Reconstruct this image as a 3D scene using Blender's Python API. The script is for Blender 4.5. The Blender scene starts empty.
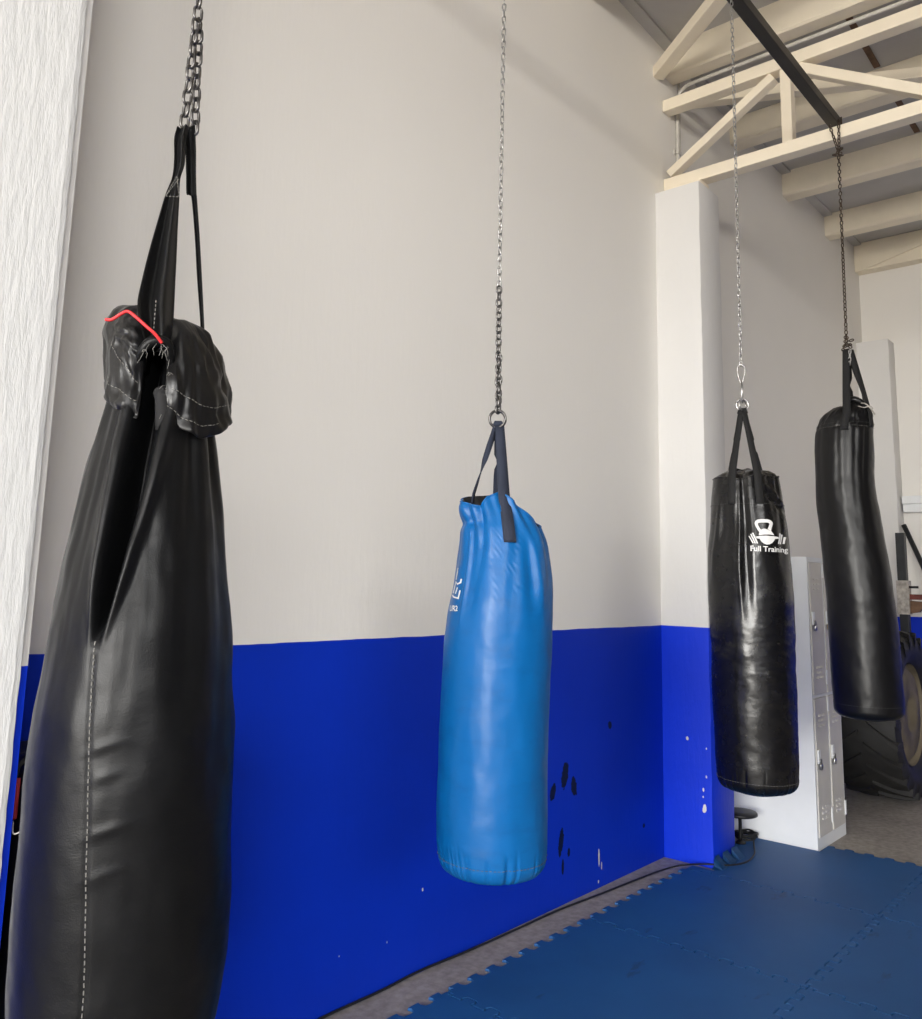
import bpy, bmesh, math, random
import numpy as np
from mathutils import Vector, Matrix, noise, Euler
from mathutils.geometry import tessellate_polygon

PI = math.pi
rad = math.radians
SC = bpy.context.scene
COL = SC.collection
random.seed(7)

# ------------------------------------------------------------------ helpers
def link(o):
    COL.objects.link(o)
    return o

def tag(o, label=None, cat=None, group=None, kind=None):
    if label: o['label'] = label
    if cat: o['category'] = cat
    if group: o['group'] = group
    if kind: o['kind'] = kind
    return o

def thing(name, label, cat, loc=(0, 0, 0), rotz=0.0, group=None):
    o = bpy.data.objects.new(name, None)
    o.empty_display_size = 0.1
    o.location = loc
    o.rotation_euler = (0, 0, rotz)
    link(o)
    return tag(o, label, cat, group)

def obj(name, bm, mat, parent=None, smooth=True, label=None):
    bmesh.ops.recalc_face_normals(bm, faces=bm.faces[:])
    me = bpy.data.meshes.new(name)
    bm.to_mesh(me)
    bm.free()
    if mat: me.materials.append(mat)
    if smooth:
        for p in me.polygons: p.use_smooth = True
    o = bpy.data.objects.new(name, me)
    link(o)
    if parent: o.parent = parent
    if label: o['label'] = label
    return o

def shade_auto(o, ang=35):
    """smooth with sharp edges above an angle"""
    me = o.data
    b = bmesh.new(); b.from_mesh(me)
    for e in b.edges:
        if len(e.link_faces) == 2:
            e.smooth = e.calc_face_angle(0) < rad(ang)
    b.to_mesh(me); b.free()
    return o

def bevel_all(bm, w, seg=2):
    bmesh.ops.bevel(bm, geom=bm.edges[:] , offset=w, segments=seg, affect='EDGES', profile=0.5, clamp_overlap=True)

def add_box(bm, x0, x1, y0, y1, z0, z1):
    v = [bm.verts.new(p) for p in ((x0,y0,z0),(x1,y0,z0),(x1,y1,z0),(x0,y1,z0),(x0,y0,z1),(x1,y0,z1),(x1,y1,z1),(x0,y1,z1))]
    for f in ((0,3,2,1),(4,5,6,7),(0,1,5,4),(1,2,6,5),(2,3,7,6),(3,0,4,7)):
        bm.faces.new([v[i] for i in f])

def box(x0, x1, y0, y1, z0, z1, bev=0.0, seg=2):
    bm = bmesh.new()
    add_box(bm, x0, x1, y0, y1, z0, z1)
    if bev > 0: bevel_all(bm, bev, seg)
    return bm

def grid(nu, nv, fn, closed_u=False, bm=None):
    """quad grid; fn(i, j) -> point"""
    bm = bm or bmesh.new()
    V = [[bm.verts.new(fn(i, j)) for i in range(nu)] for j in range(nv)]
    m = nu if closed_u else nu - 1
    for j in range(nv - 1):
        for i in range(m):
            bm.faces.new((V[j][i], V[j][(i+1) % nu], V[j+1][(i+1) % nu], V[j+1][i]))
    return bm, V

def fan(bm, ring, p):
    c = bm.verts.new(p)
    for i in range(len(ring)):
        bm.faces.new((ring[i], ring[(i+1) % len(ring)], c))

def catmull(pts, n, closed=False):
    P = [Vector(p) for p in pts]
    N = len(P)
    out = []
    segs = N if closed else N - 1
    for s in range(segs):
        if closed:
            p0, p1, p2, p3 = P[(s-1) % N], P[s], P[(s+1) % N], P[(s+2) % N]
        else:
            p1, p2 = P[s], P[s+1]
            p0 = P[s-1] if s > 0 else p1*2 - p2
            p3 = P[s+2] if s+2 < N else p2*2 - p1
        for k in range(n):
            t = k / n
            out.append(0.5*((2*p1) + (p2-p0)*t + (2*p0-5*p1+4*p2-p3)*t*t + (3*p1-p0-3*p2+p3)*t**3))
    if not closed: out.append(P[-1].copy())
    return out

def tube(pts, r, seg=8, closed=False, bm=None):
    """round tube along points; r number or list"""
    bm = bm or bmesh.new()
    pts = [Vector(p) for p in pts]
    N = len(pts)
    rr = r if isinstance(r, (list, tuple)) else [r]*N
    T = []
    for i in range(N):
        a = pts[(i-1) % N] if (closed or i > 0) else pts[i]
        b = pts[(i+1) % N] if (closed or i < N-1) else pts[i]
        T.append((b - a).normalized())
    up = Vector((0, 0, 1))
    if abs(T[0].dot(up)) > 0.9: up = Vector((1, 0, 0))
    n = (up - T[0]*up.dot(T[0])).normalized()
    rings = []
    for i in range(N):
        n = (n - T[i]*n.dot(T[i])).normalized()
        b = T[i].cross(n)
        rings.append([bm.verts.new(pts[i] + (n*math.cos(2*PI*k/seg) + b*math.sin(2*PI*k/seg))*rr[i]) for k in range(seg)])
    M = N if closed else N - 1
    for i in range(M):
        A, B = rings[i], rings[(i+1) % N]
        off = 0
        if closed and i == N-1:
            best = min(range(seg), key=lambda o: (A[0].co - B[o].co).length)
            off = best
        for k in range(seg):
            bm.faces.new((A[k], A[(k+1) % seg], B[(k+1+off) % seg], B[(k+off) % seg]))
    if not closed:
        bm.faces.new(rings[0][::-1]); bm.faces.new(rings[-1])
    return bm

def lathe(prof, seg=24, bm=None, mtx=None):
    """prof [(r, z)...] spun about z"""
    bm = bm or bmesh.new()
    rings = []
    for r, z in prof:
        if r < 1e-6:
            p = Vector((0, 0, z)); rings.append([bm.verts.new(mtx @ p if mtx else p)])
        else:
            rr = []
            for k in range(seg):
                p = Vector((r*math.cos(2*PI*k/seg), r*math.sin(2*PI*k/seg), z))
                rr.append(bm.verts.new(mtx @ p if mtx else p))
            rings.append(rr)
    for A, B in zip(rings, rings[1:]):
        if len(A) == 1 and len(B) == 1: continue
        for k in range(seg):
            k2 = (k+1) % seg
            if len(A) == 1: bm.faces.new((A[0], B[k2], B[k]))
            elif len(B) == 1: bm.faces.new((A[k], A[k2], B[0]))
            else: bm.faces.new((A[k], A[k2], B[k2], B[k]))
    return bm

def bar(bm, p0, p1, w, h, up=(0, 0, 1)):
    """rectangular bar between two points; w across, h along 'up'"""
    p0, p1 = Vector(p0), Vector(p1)
    t = (p1-p0).normalized(); up = Vector(up)
    s = t.cross(up).normalized(); u = s.cross(t).normalized()
    v = []
    for p in (p0, p1):
        for a, b in ((-1,-1),(1,-1),(1,1),(-1,1)):
            v.append(bm.verts.new(p + s*(a*w/2) + u*(b*h/2)))
    for f in ((0,1,2,3),(7,6,5,4),(0,4,5,1),(1,5,6,2),(2,6,7,3),(3,7,4,0)):
        bm.faces.new([v[i] for i in f])
    return bm

def ribbon(pts, half, t=0.003, bm=None):
    """flat strap: centre points, half-width vectors, thickness"""
    bm = bm or bmesh.new()
    N = len(pts)
    rings = []
    for i in range(N):
        p, h = Vector(pts[i]), Vector(half[i])
        a, b = Vector(pts[max(i-1, 0)]), Vector(pts[min(i+1, N-1)])
        n = (b-a).cross(h)
        n = n.normalized()*(t/2) if n.length > 1e-9 else Vector((0, -t/2, 0))
        rings.append([bm.verts.new(q) for q in (p-h-n, p-n*1.25, p+h-n, p+h+n, p+n*1.25, p-h+n)])
    for A, B in zip(rings, rings[1:]):
        for k in range(6):
            bm.faces.new((A[k], A[(k+1) % 6], B[(k+1) % 6], B[k]))
    bm.faces.new(rings[0][::-1]); bm.faces.new(rings[-1])
    return bm

def sstep(a, b, x):
    t = min(1.0, max(0.0, (x-a)/(b-a)))
    return t*t*(3-2*t)

def fbm(p, o=3):
    return noise.fractal(Vector(p), 1.0, 2.0, o)

# ------------------------------------------------------------------ materials
def mat_new(name):
    m = bpy.data.materials.new(name); m.use_nodes = True
    nt = m.node_tree
    b = nt.nodes['Principled BSDF']
    return m, nt, b

def N(nt, t, **kw):
    n = nt.nodes.new(t)
    for k, v in kw.items():
        if hasattr(n, k): setattr(n, k, v)
    return n

def inp(n, k, v):
    n.inputs[k].default_value = v

def objcoord(nt, scale=(1,1,1), loc=(0,0,0), rot=(0,0,0)):
    tc = N(nt, 'ShaderNodeTexCoord'); mp = N(nt, 'ShaderNodeMapping')
    nt.links.new(tc.outputs['Object'], mp.inputs['Vector'])
    inp(mp, 'Scale', scale); inp(mp, 'Location', loc); inp(mp, 'Rotation', rot)
    return mp.outputs['Vector']

def noise_tex(nt, vec, scale, detail=3, rough=0.5):
    n = N(nt, 'ShaderNodeTexNoise'); nt.links.new(vec, n.inputs['Vector'])
    inp(n, 'Scale', scale); inp(n, 'Detail', detail); inp(n, 'Roughness', rough)
    return n.outputs['Fac']

def ramp(nt, fac, stops):
    r = N(nt, 'ShaderNodeValToRGB'); nt.links.new(fac, r.inputs['Fac'])
    els = r.color_ramp.elements
    while len(els) < len(stops): els.new(0.5)
    for e, (p, c) in zip(els, stops):
        e.position = p; e.color = (*c, 1) if len(c) == 3 else c
    return r.outputs['Color']

def mix(nt, fac, a, b, mode='MIX'):
    m = N(nt, 'ShaderNodeMix', data_type='RGBA', blend_type=mode)
    for sock, v in ((m.inputs[0], fac), (m.inputs[6], a), (m.inputs[7], b)):
        if isinstance(v, (int, float)): sock.default_value = v
        elif isinstance(v, tuple): sock.default_value = (*v, 1) if len(v) == 3 else v
        else: nt.links.new(v, sock)
    return m.outputs[2]

def math_n(nt, op, a, b=0.0, c=None):
    m = N(nt, 'ShaderNodeMath', operation=op)
    for s, v in zip(m.inputs, (a, b, c)):
        if v is None: continue
        if isinstance(v, (int, float)): s.default_value = v
        else: nt.links.new(v, s)
    return m.outputs[0]

def bump(nt, b, h, strength, dist=0.01, prev=None):
    n = N(nt, 'ShaderNodeBump'); nt.links.new(h, n.inputs['Height'])
    inp(n, 'Strength', strength); inp(n, 'Distance', dist)
    if prev is not None: nt.links.new(prev, n.inputs['Normal'])
    nt.links.new(n.outputs['Normal'], b.inputs['Normal'])
    return n.outputs['Normal']

def simple(name, col, rough=0.5, metal=0.0, var=0.12, scale=14, bmp=0.0, bscale=80, spec=0.5):
    m, nt, b = mat_new(name)
    v = objcoord(nt)
    f = noise_tex(nt, v, scale, 4)
    dark = tuple(c*(1-var) for c in col); lite = tuple(min(1, c*(1+var)) for c in col)
    nt.links.new(ramp(nt, f, [(0.3, dark), (0.7, lite)]), b.inputs['Base Color'])
    inp(b, 'Roughness', rough); inp(b, 'Metallic', metal); inp(b, 'Specular IOR Level', spec)
    if bmp > 0: bump(nt, b, noise_tex(nt, v, bscale, 3), bmp, 0.004)
    return m

WHITE = (0.83, 0.81, 0.772)
BLUE = (0.001, 0.030, 0.50)
PAINT_Z = 1.276

def wall_paint(name, marks=(), chips=(), brush=0.15, split=True, white=WHITE, blue=BLUE, zsplit=PAINT_Z):
    """white plaster above a blue dado line, both brushed; scuffs and chips with their own outlines"""
    m, nt, b = mat_new(name)
    v = objcoord(nt)
    big = noise_tex(nt, v, 0.9, 4)
    fine = noise_tex(nt, v, 22, 4)
    wc = mix(nt, big, tuple(c*0.95 for c in white), tuple(min(1, c*1.03) for c in white))
    bigb = noise_tex(nt, v, 2.3, 5)
    bc = mix(nt, bigb, tuple(c*0.85 for c in blue), tuple(c*1.12 for c in blue))
    sep = N(nt, 'ShaderNodeSeparateXYZ'); nt.links.new(v, sep.inputs[0])
    wob = math_n(nt, 'MULTIPLY', math_n(nt, 'SUBTRACT', noise_tex(nt, v, 6, 2), 0.5), 0.008)
    z = math_n(nt, 'ADD', sep.outputs['Z'], wob)
    up = math_n(nt, 'GREATER_THAN', z, zsplit)
    col = mix(nt, up, bc, wc) if split else wc
    def spots(col, lst, c):
        for (px, pz, rx, rz, ro) in lst:
            tc = N(nt, 'ShaderNodeCombineXYZ')
            nt.links.new(math_n(nt, 'SUBTRACT', sep.outputs['X'] if lst_axis == 'X' else sep.outputs['Y'], px), tc.inputs[0])
            nt.links.new(math_n(nt, 'SUBTRACT', sep.outputs['Z'], pz), tc.inputs[1])
            mp = N(nt, 'ShaderNodeMapping'); nt.links.new(tc.outputs[0], mp.inputs[0])
            mp.vector_type = 'TEXTURE'
            inp(mp, 'Rotation', (0, 0, ro)); inp(mp, 'Scale', (rx, rz, 1))
            ln = N(nt, 'ShaderNodeVectorMath', operation='LENGTH'); nt.links.new(mp.outputs[0], ln.inputs[0])
            d = math_n(nt, 'ADD', ln.outputs['Value'], math_n(nt, 'MULTIPLY', math_n(nt, 'SUBTRACT', noise_tex(nt, v, 60, 3), 0.5), 0.9))
            mk = math_n(nt, 'LESS_THAN', d, 1.0)
            col = mix(nt, mk, col, c)
        return col
    lst_axis = 'X'
    if name.endswith('pillar'): lst_axis = 'Y'
    col = spots(col, marks, (0.003, 0.007, 0.035))
    col = spots(col, chips, (0.62, 0.60, 0.58))
    nt.links.new(col, b.inputs['Base Color'])
    rg = math_n(nt, 'ADD', math_n(nt, 'MULTIPLY', up, 0.22), 0.5) if split else math_n(nt, 'ADD', 0.72, 0.0)
    nt.links.new(rg, b.inputs['Roughness']); inp(b, 'Specular IOR Level', 0.2)
    br = noise_tex(nt, objcoord(nt, (9, 9, 1.6)), 5, 5, 0.6)
    n1 = bump(nt, b, br, brush, 0.02)
    bump(nt, b, fine, brush*0.7, 0.008, n1)
    return m

def vinyl(name, col, rough, var=0.25, grain=0.12, sc=1.0, dirt=None, spec=0.34):
    m, nt, b = mat_new(name)
    v = objcoord(nt)
    f = noise_tex(nt, v, 7*sc, 5)
    c = mix(nt, f, tuple(x*(1-var) for x in col), tuple(x*(1+var) for x in col))
    if dirt:
        d = ramp(nt, noise_tex(nt, objcoord(nt, (1.0, 1.0, 2.6)), 9, 6, 0.65), [(0.52, (0,0,0)), (0.75, (1,1,1))])
        c = mix(nt, math_n(nt, 'MULTIPLY', d, 0.5), c, dirt)
    nt.links.new(c, b.inputs['Base Color'])
    rr = math_n(nt, 'ADD', math_n(nt, 'MULTIPLY', noise_tex(nt, v, 25, 4), 0.16), rough - 0.08)
    nt.links.new(rr, b.inputs['Roughness']); inp(b, 'Specular IOR Level', spec)
    vo = N(nt, 'ShaderNodeTexVoronoi'); nt.links.new(v, vo.inputs['Vector']); inp(vo, 'Scale', 420)
    n1 = bump(nt, b, vo.outputs['Distance'], grain, 0.001)
    n2 = bump(nt, b, noise_tex(nt, objcoord(nt, (1, 1, 1.8)), 16*sc, 4), 0.08, 0.012, n1)
    return m

M = {}
M['black'] = vinyl('black_vinyl', (0.0052, 0.0055, 0.0062), 0.37, spec=0.22)
M['gloss'] = vinyl('glossy_black_vinyl', (0.004, 0.004, 0.0045), 0.26, grain=0.05, spec=0.5)
M['semi'] = vinyl('satin_black_vinyl', (0.0045, 0.0045, 0.005), 0.36, grain=0.06)
M['blue'] = vinyl('blue_vinyl', (0.001, 0.110, 0.350), 0.36, var=0.10, grain=0.10, dirt=(0.002, 0.072, 0.235))
M['lining'] = simple('dark_lining', (0.012, 0.012, 0.013), 0.85)
M['sheen'] = vinyl('sheen_black_vinyl', (0.016, 0.0162, 0.017), 0.42, grain=0.1, spec=0.6)  # black vinyl with a lighter base: grey sheen put into the colour
M['collar'] = vinyl('soft_black_vinyl', (0.0055, 0.0055, 0.006), 0.33, grain=0.06, spec=0.4)
M['strap'] = simple('black_webbing', (0.007, 0.007, 0.0075), 0.8, bmp=0.4, bscale=500)
M['navy'] = simple('navy_webbing', (0.018, 0.024, 0.045), 0.8, bmp=0.4, bscale=500)
M['thread'] = simple('pale_thread', (0.22, 0.215, 0.20), 0.8)
M['graythread'] = simple('grey_thread', (0.10, 0.10, 0.10), 0.8)
M['red'] = simple('red_cord', (0.75, 0.035, 0.04), 0.5)
M['darkred'] = simple('red_rubber', (0.32, 0.012, 0.018), 0.55)
M['steel'] = simple('zinc_steel', (0.43, 0.425, 0.42), 0.28, 1.0, 0.2, 60)
M['dsteel'] = simple('dark_steel', (0.15, 0.145, 0.142), 0.38, 1.0, 0.35, 60)
M['rsteel'] = simple('brown_steel', (0.085, 0.065, 0.05), 0.5, 0.9, 0.4, 60)
M['barblk'] = simple('black_painted_steel', (0.013, 0.0105, 0.0085), 0.45, 0.1, 0.3, 6)
M['cream'] = simple('cream_painted_steel', (0.83, 0.75, 0.605), 0.5, 0, 0.05, 3, 0.05, 40)
M['joist'] = simple('cream_joist_paint', (0.84, 0.765, 0.62), 0.55, 0, 0.07, 3, 0.05, 40)
M['deck'] = simple('grey_roof_deck', (0.50, 0.49, 0.48), 0.7, 0, 0.12, 1.6, 0.08, 30)
M['rust'] = simple('rusty_brown', (0.14, 0.075, 0.04), 0.7, 0, 0.3, 20)
M['conduit'] = simple('grey_conduit', (0.55, 0.53, 0.49), 0.45)
M['print'] = simple('white_print', (0.74, 0.74, 0.735), 0.5, 0, 0.03)
M['lockerw'] = simple('white_locker_enamel', (0.80, 0.82, 0.83), 0.42, 0, 0.04, 4, 0.04, 20)
M['lockerd'] = simple('grey_locker_enamel', (0.62, 0.60, 0.56), 0.42, 0, 0.05, 6, 0.04, 20)
M['slot'] = simple('dark_gap', (0.05, 0.05, 0.048), 0.8)
M['brass'] = simple('brass', (0.48, 0.33, 0.12), 0.35, 1.0)
M['rubber'] = simple('tyre_rubber', (0.0135, 0.013, 0.0125), 0.62, 0, 0.35, 9, 0.25, 60)
M['rim'] = simple('rusty_tan_rim', (0.15, 0.125, 0.085), 0.7, 0, 0.35, 5, 0.2, 40)
M['cable'] = simple('black_cable', (0.006, 0.007, 0.008), 0.55)
M['plastic'] = simple('black_plastic', (0.012, 0.012, 0.013), 0.45)
M['rustwhite'] = simple('chipped_white_paint', (0.40, 0.37, 0.33), 0.7, 0, 0.4, 24)
M['redsteel'] = simple('dull_red_steel', (0.16, 0.035, 0.028), 0.55, 0.2, 0.3)
M['rackblk'] = simple('rack_black', (0.018, 0.02, 0.023), 0.5, 0.2, 0.3)

def make_concrete():
    m, nt, b = mat_new('bare_concrete')
    v = objcoord(nt)
    a = noise_tex(nt, v, 2.2, 6, 0.6); s = noise_tex(nt, v, 26, 5, 0.6)
    c = ramp(nt, a, [(0.3, (0.22, 0.20, 0.175)), (0.7, (0.40, 0.365, 0.325))])
    c = mix(nt, 0.4, c, ramp(nt, s, [(0.35, (0.16, 0.145, 0.13)), (0.65, (0.44, 0.405, 0.37))]))
    nt.links.new(c, b.inputs['Base Color']); inp(b, 'Roughness', 0.8)
    bump(nt, b, s, 0.25, 0.006)
    return m
M['concrete'] = make_concrete()

def make_mat():
    m, nt, b = mat_new('blue_foam')
    tc = N(nt, 'ShaderNodeNewGeometry')
    v = tc.outputs['Position']
    a = noise_tex(nt, v, 1.7, 5, 0.6)
    c = ramp(nt, a, [(0.3, (0.008, 0.078, 0.235)), (0.7, (0.011, 0.102, 0.30))])
    mp = N(nt, 'ShaderNodeMapping'); nt.links.new(v, mp.inputs[0]); inp(mp, 'Scale', (1.0, 2.4, 1))
    st = ramp(nt, noise_tex(nt, mp.outputs[0], 2.6, 5, 0.6), [(0.645, (0,0,0)), (0.70, (1,1,1))])
    c = mix(nt, math_n(nt, 'MULTIPLY', st, 0.55), c, (0.008, 0.034, 0.085))
    nt.links.new(c, b.inputs['Base Color'])
    inp(b, 'Roughness', 0.58); inp(b, 'Specular IOR Level', 0.4)
    bump(nt, b, noise_tex(nt, v, 300, 3), 0.25, 0.002)
    return m
M['mat'] = make_mat()

M['wall'] = wall_paint('painted_wall',
    marks=[(3.684,0.585,0.028,0.062,-0.25),(3.764,0.520,0.024,0.048,0.25),(3.582,0.522,0.022,0.04,-0.35),
           (3.652,0.285,0.02,0.062,-0.2),(3.668,0.17,0.01,0.035,0.0),(3.72,0.225,0.011,0.02,0),(4.108,0.775,0.018,0.02,0),
           (4.46,0.21,0.012,0.012,0)],
    chips=[(3.995,0.145,0.007,0.045,0.02),(4.02,0.10,0.005,0.02,0),(2.68,0.30,0.004,0.007,0),(3.99,0.03,0.006,0.008,0),
           (2.25,0.18,0.0025,0.003,0),(2.49,0.16,0.0025,0.004,0)], brush=0.06)
M['pillar'] = wall_paint('painted_pillar', chips=[(-0.15,0.66,0.008,0.010,0),(-0.245,0.30,0.012,0.022,0.1),(-0.24,0.40,0.005,0.010,0),
        (-0.262,0.62,0.004,0.006,0),(-0.258,0.47,0.004,0.007,0),(-0.238,0.362,0.004,0.005,0)], brush=0.12,
        white=(0.70,0.69,0.675), blue=(0.002, 0.034, 0.62))
M['plaster'] = wall_paint('rough_white_plaster', split=False, brush=0.3, white=(0.57, 0.575, 0.575))
M['dimwall'] = wall_paint('dimmed_wall', brush=0.06, white=(0.22, 0.21, 0.20), blue=(0.002, 0.012, 0.12))  # dimness put into the paint, so the unseen walls reflect dark
M['plainwall'] = wall_paint('plain_wall', brush=0.06)

# ------------------------------------------------------------------ the room
def struct(name, bm, mat, smooth=False, parent=None):
    o = obj(name, bm, mat, parent, smooth)
    if not parent: o['kind'] = 'structure'
    return o

XL, XR, YR, ZD = -10.0, 9.07, -9.0, 4.985
DECK = [(-10.2, 5.19), (2.7, 5.15), (3.8, 5.095), (4.86, 5.04), (5.95, 4.99), (9.3, 4.985)]
def zdeck(x): return float(np.interp(x, [p[0] for p in DECK], [p[1] for p in DECK]))
struct('floor', box(XL-6, XR+0.2, YR-4, 0.2, -0.15, 0.0), M['concrete'])
struct('wall_long', box(XL, XR+0.2, 0.0, 0.2, 0.0, 5.3), M['wall'])
struct('wall_back', box(XR, XR+0.2, YR, 0.0, 0.0, 5.3), M['plainwall'])
# far side of the hall, with an unseen high opening added for fill light
bm = bmesh.new()
add_box(bm, XL, XR+0.2, YR-0.2, YR, 0, 3.2); add_box(bm, XL, XR+0.2, YR-0.2, YR, 4.4, 5.3); add_box(bm, XL, -9.0, YR-0.2, YR, 3.2, 4.4); add_box(bm, -2.5, XR+0.2, YR-0.2, YR, 3.2, 4.4)
struct('wall_right', bm, M['dimwall'])
# the street end: open roller door almost the full width
bm = bmesh.new()
add_box(bm, XL-0.2, XL, -1.6, 0.2, 0, 5.3); add_box(bm, XL-0.2, XL, YR, -7.2, 0, 5.3); add_box(bm, XL-0.2, XL, -7.2, -1.6, 4.4, 5.3)
struct('wall_front', bm, M['dimwall'])
bm = bmesh.new()
A_ = [bm.verts.new((x, 0.2, z)) for x, z in DECK] + [bm.verts.new((x, 0.2, z+0.06)) for x, z in DECK[::-1]]
B_ = [bm.verts.new((v.co.x, YR, v.co.z)) for v in A_]
for i in range(len(A_)): bm.faces.new((A_[i], A_[(i+1) % len(A_)], B_[(i+1) % len(A_)], B_[i]))
bm.faces.new(A_); bm.faces.new(B_[::-1])
struct('ceiling', bm, M['deck'])
bm = bmesh.new()
D2 = [(-9.99, 5.189)] + DECK[1:-1] + [(9.06, 4.985)]
A_ = [bm.verts.new((x, -0.0005, z-0.022)) for x, z in D2] + [bm.verts.new((x, -0.0005, z-0.0006)) for x, z in D2[::-1]]
B_ = [bm.verts.new((v.co.x, -0.075, v.co.z)) for v in A_]
for i in range(len(A_)): bm.faces.new((A_[i], A_[(i+1) % len(A_)], B_[(i+1) % len(A_)], B_[i]))
bm.faces.new(A_); bm.faces.new(B_[::-1])
struct('trim_1', bm, M['deck'])        # flashing along the wall head

def pillar_bm(x0, x1, y1, z1, amp=0.004):
    """plastered pier with slightly uneven arrises"""
    bm = box(x0, x1, y1, 0.0, 0.0, z1)
    bmesh.ops.subdivide_edges(bm, edges=[e for e in bm.edges if abs((e.verts[0].co-e.verts[1].co).z) > 1], cuts=70)
    bmesh.ops.subdivide_edges(bm, edges=[e for e in bm.edges if abs((e.verts[0].co-e.verts[1].co).z) < 1e-4 and e.verts[0].co.z in (0.0,)], cuts=0) if False else None
    for v in bm.verts:
        if v.co.y < -0.01:
            v.co.x += amp*fbm((v.co.x*3, v.co.y*3, v.co.z*7), 4)
            v.co.y += amp*fbm((v.co.x*3+9, v.co.y*3, v.co.z*7), 4)
    ed = [e for e in bm.edges if e.verts[0].co.y < -0.2 and e.verts[1].co.y < -0.2 and abs((e.verts[0].co-e.verts[1].co).z) > 0.01]
    bmesh.ops.bevel(bm, geom=ed, offset=0.008, segments=2, affect='EDGES', profile=0.5)
    return bm
struct('pillar', pillar_bm(4.692, 4.985, -0.29, 3.955), M['pillar'], True); shade_auto(bpy.data.objects['pillar'], 40)
struct('pillar.001', pillar_bm(8.86, XR, -0.29, 3.93), M['pillar'], True); shade_auto(bpy.data.objects['pillar.001'], 40)

# near pier: splayed white plaster face, narrow painted return
def prism(plan, z0, z1, bm=None):
    bm = bm or bmesh.new()
    A = [bm.verts.new((x, y, z0)) for x, y in plan]; B = [bm.verts.new((x, y, z1)) for x, y in plan]
    n = len(plan)
    for i in range(n): bm.faces.new((A[i], A[(i+1) % n], B[(i+1) % n], B[i]))
    bm.faces.new(A[::-1]); bm.faces.new(B)
    return bm
struct('pillar.002', prism([(0.938, 0), (0.938, -0.29), (0.917, -0.29), (0.62, -0.20), (0.62, 0)], 0, 3.955), M['pillar'])
bm = prism([(0.919, -0.2905), (0.916, -0.2905), (0.60, -0.205), (0.50, -0.15), (0.47, -0.0005), (0.455, -0.0005), (0.485, -0.165), (0.59, -0.2150), (0.905, -0.2985), (0.919, -0.298)], 0.0005, 3.95)
bmesh.ops.subdivide_edges(bm, edges=[e for e in bm.edges if abs((e.verts[0].co-e.verts[1].co).z) > 1], cuts=160)
for v in bm.verts:
    if v.co.x > 0.86: v.co.x += 0.0022*fbm((3, v.co.y*4, v.co.z*14), 4)
struct('trim_2', bm, M['plaster'])

# ------------------------------------------------------------------ roof steel
def joist(x, label, dz, wd=0.15):
    """lipped channel joist, web towards the street end"""
    bm = bmesh.new()
    z0 = 4.775 + dz
    plan = [(0, z0+0.012), (0, zdeck(x)-0.001), (wd, zdeck(x+wd)-0.001), (wd, z0+0.004), (wd-0.012, z0), (0.012, z0)]
    A = [bm.verts.new((px, -0.001, pz)) for px, pz in plan]; B = [bm.verts.new((px, -8.98, pz)) for px, pz in plan]
    n = len(plan)
    for i in range(n): bm.faces.new((A[i], A[(i+1) % n], B[(i+1) % n], B[i]))
    bm.faces.new(A[::-1]); bm.faces.new(B)
    o = obj('ceiling_joist', bm, M['joist'], None, False)
    o.location = (x, 0, 0)
    return tag(o, label, 'joist', 'cream joists under the roof deck')
joist(2.70, 'cream roof joist nearest the camera, passing above the blue punching bag chain', 0.16)
joist(3.775, 'cream roof joist cut off by the top edge, meeting the wall before the diagonal brace', 0.10)
joist(4.845, 'cream roof joist right behind the diagonal brace, with the grey conduit along it', 0.05, 0.12)
joist(5.885, 'cream roof joist seen through the middle of the truss, behind its upright post', 0.02)
joist(6.955, 'cream roof joist just beyond the lower chord of the truss', 0.0)
joist(8.03, 'cream roof joist second beyond the truss, crossed by the dark chain', 0.0)
# last joist against the back wall, with a sloping cover strip
t = thing('ceiling_joist', 'cream roof joist against the back wall with a sloping strip on its face', 'joist', (8.93, 0, 0), 0, 'cream joists under the roof deck')
obj('beam', box(0, 0.138, -8.98, -0.001, 4.69, ZD-0.001, 0.006), M['joist'], t, False)
bm = bmesh.new(); bar(bm, (-0.012, -0.03, 4.70), (-0.012, -0.95, 4.93), 0.02, 0.05); obj('cover_strip', bm, M['joist'], t, False)

# truss in the plane above the middle pillar
TX = 4.80
t = thing('roof_truss', 'cream welded truss resting on the white and blue pillar', 'truss', (TX, 0, 3.957))
def tpart(name, p0, p1, w=0.09, h=0.08, up=(0, 0, 1)):
    bm = bmesh.new()
    P0 = Vector(p0) - Vector((TX, 0, 3.957)); P1 = Vector(p1) - Vector((TX, 0, 3.957))
    bar(bm, P0, P1, w, h, up); bevel_all(bm, 0.005, 2)
    return obj(name, bm, M['cream'], t, False)
xc = TX + 0.045
tpart('lower_chord', (xc, -0.002, 4.053), (xc, -8.9, 4.053), 0.09, 0.078)
tpart('upper_chord', (xc, -0.002, 4.601), (xc, -8.9, 4.601), 0.09, 0.08)
tpart('bearing_plate', (xc, -0.02, 3.9855), (xc, -0.26, 3.9855), 0.13, 0.057)
y = 0.0
k = 0
for y0 in (0.0, -1.52, -3.04, -4.56, -6.08):
    tpart('diagonal_web', (xc, y0-0.03, 4.125), (xc, y0-0.715, 4.545), 0.07, 0.055)
    tpart('upright_web', (xc, y0-0.79, 4.09), (xc, y0-0.79, 4.562), 0.07, 0.062, (0, 1, 0))
    tpart('diagonal_web', (xc, y0-0.865, 4.545), (xc, y0-1.55, 4.125), 0.07, 0.06)
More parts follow.
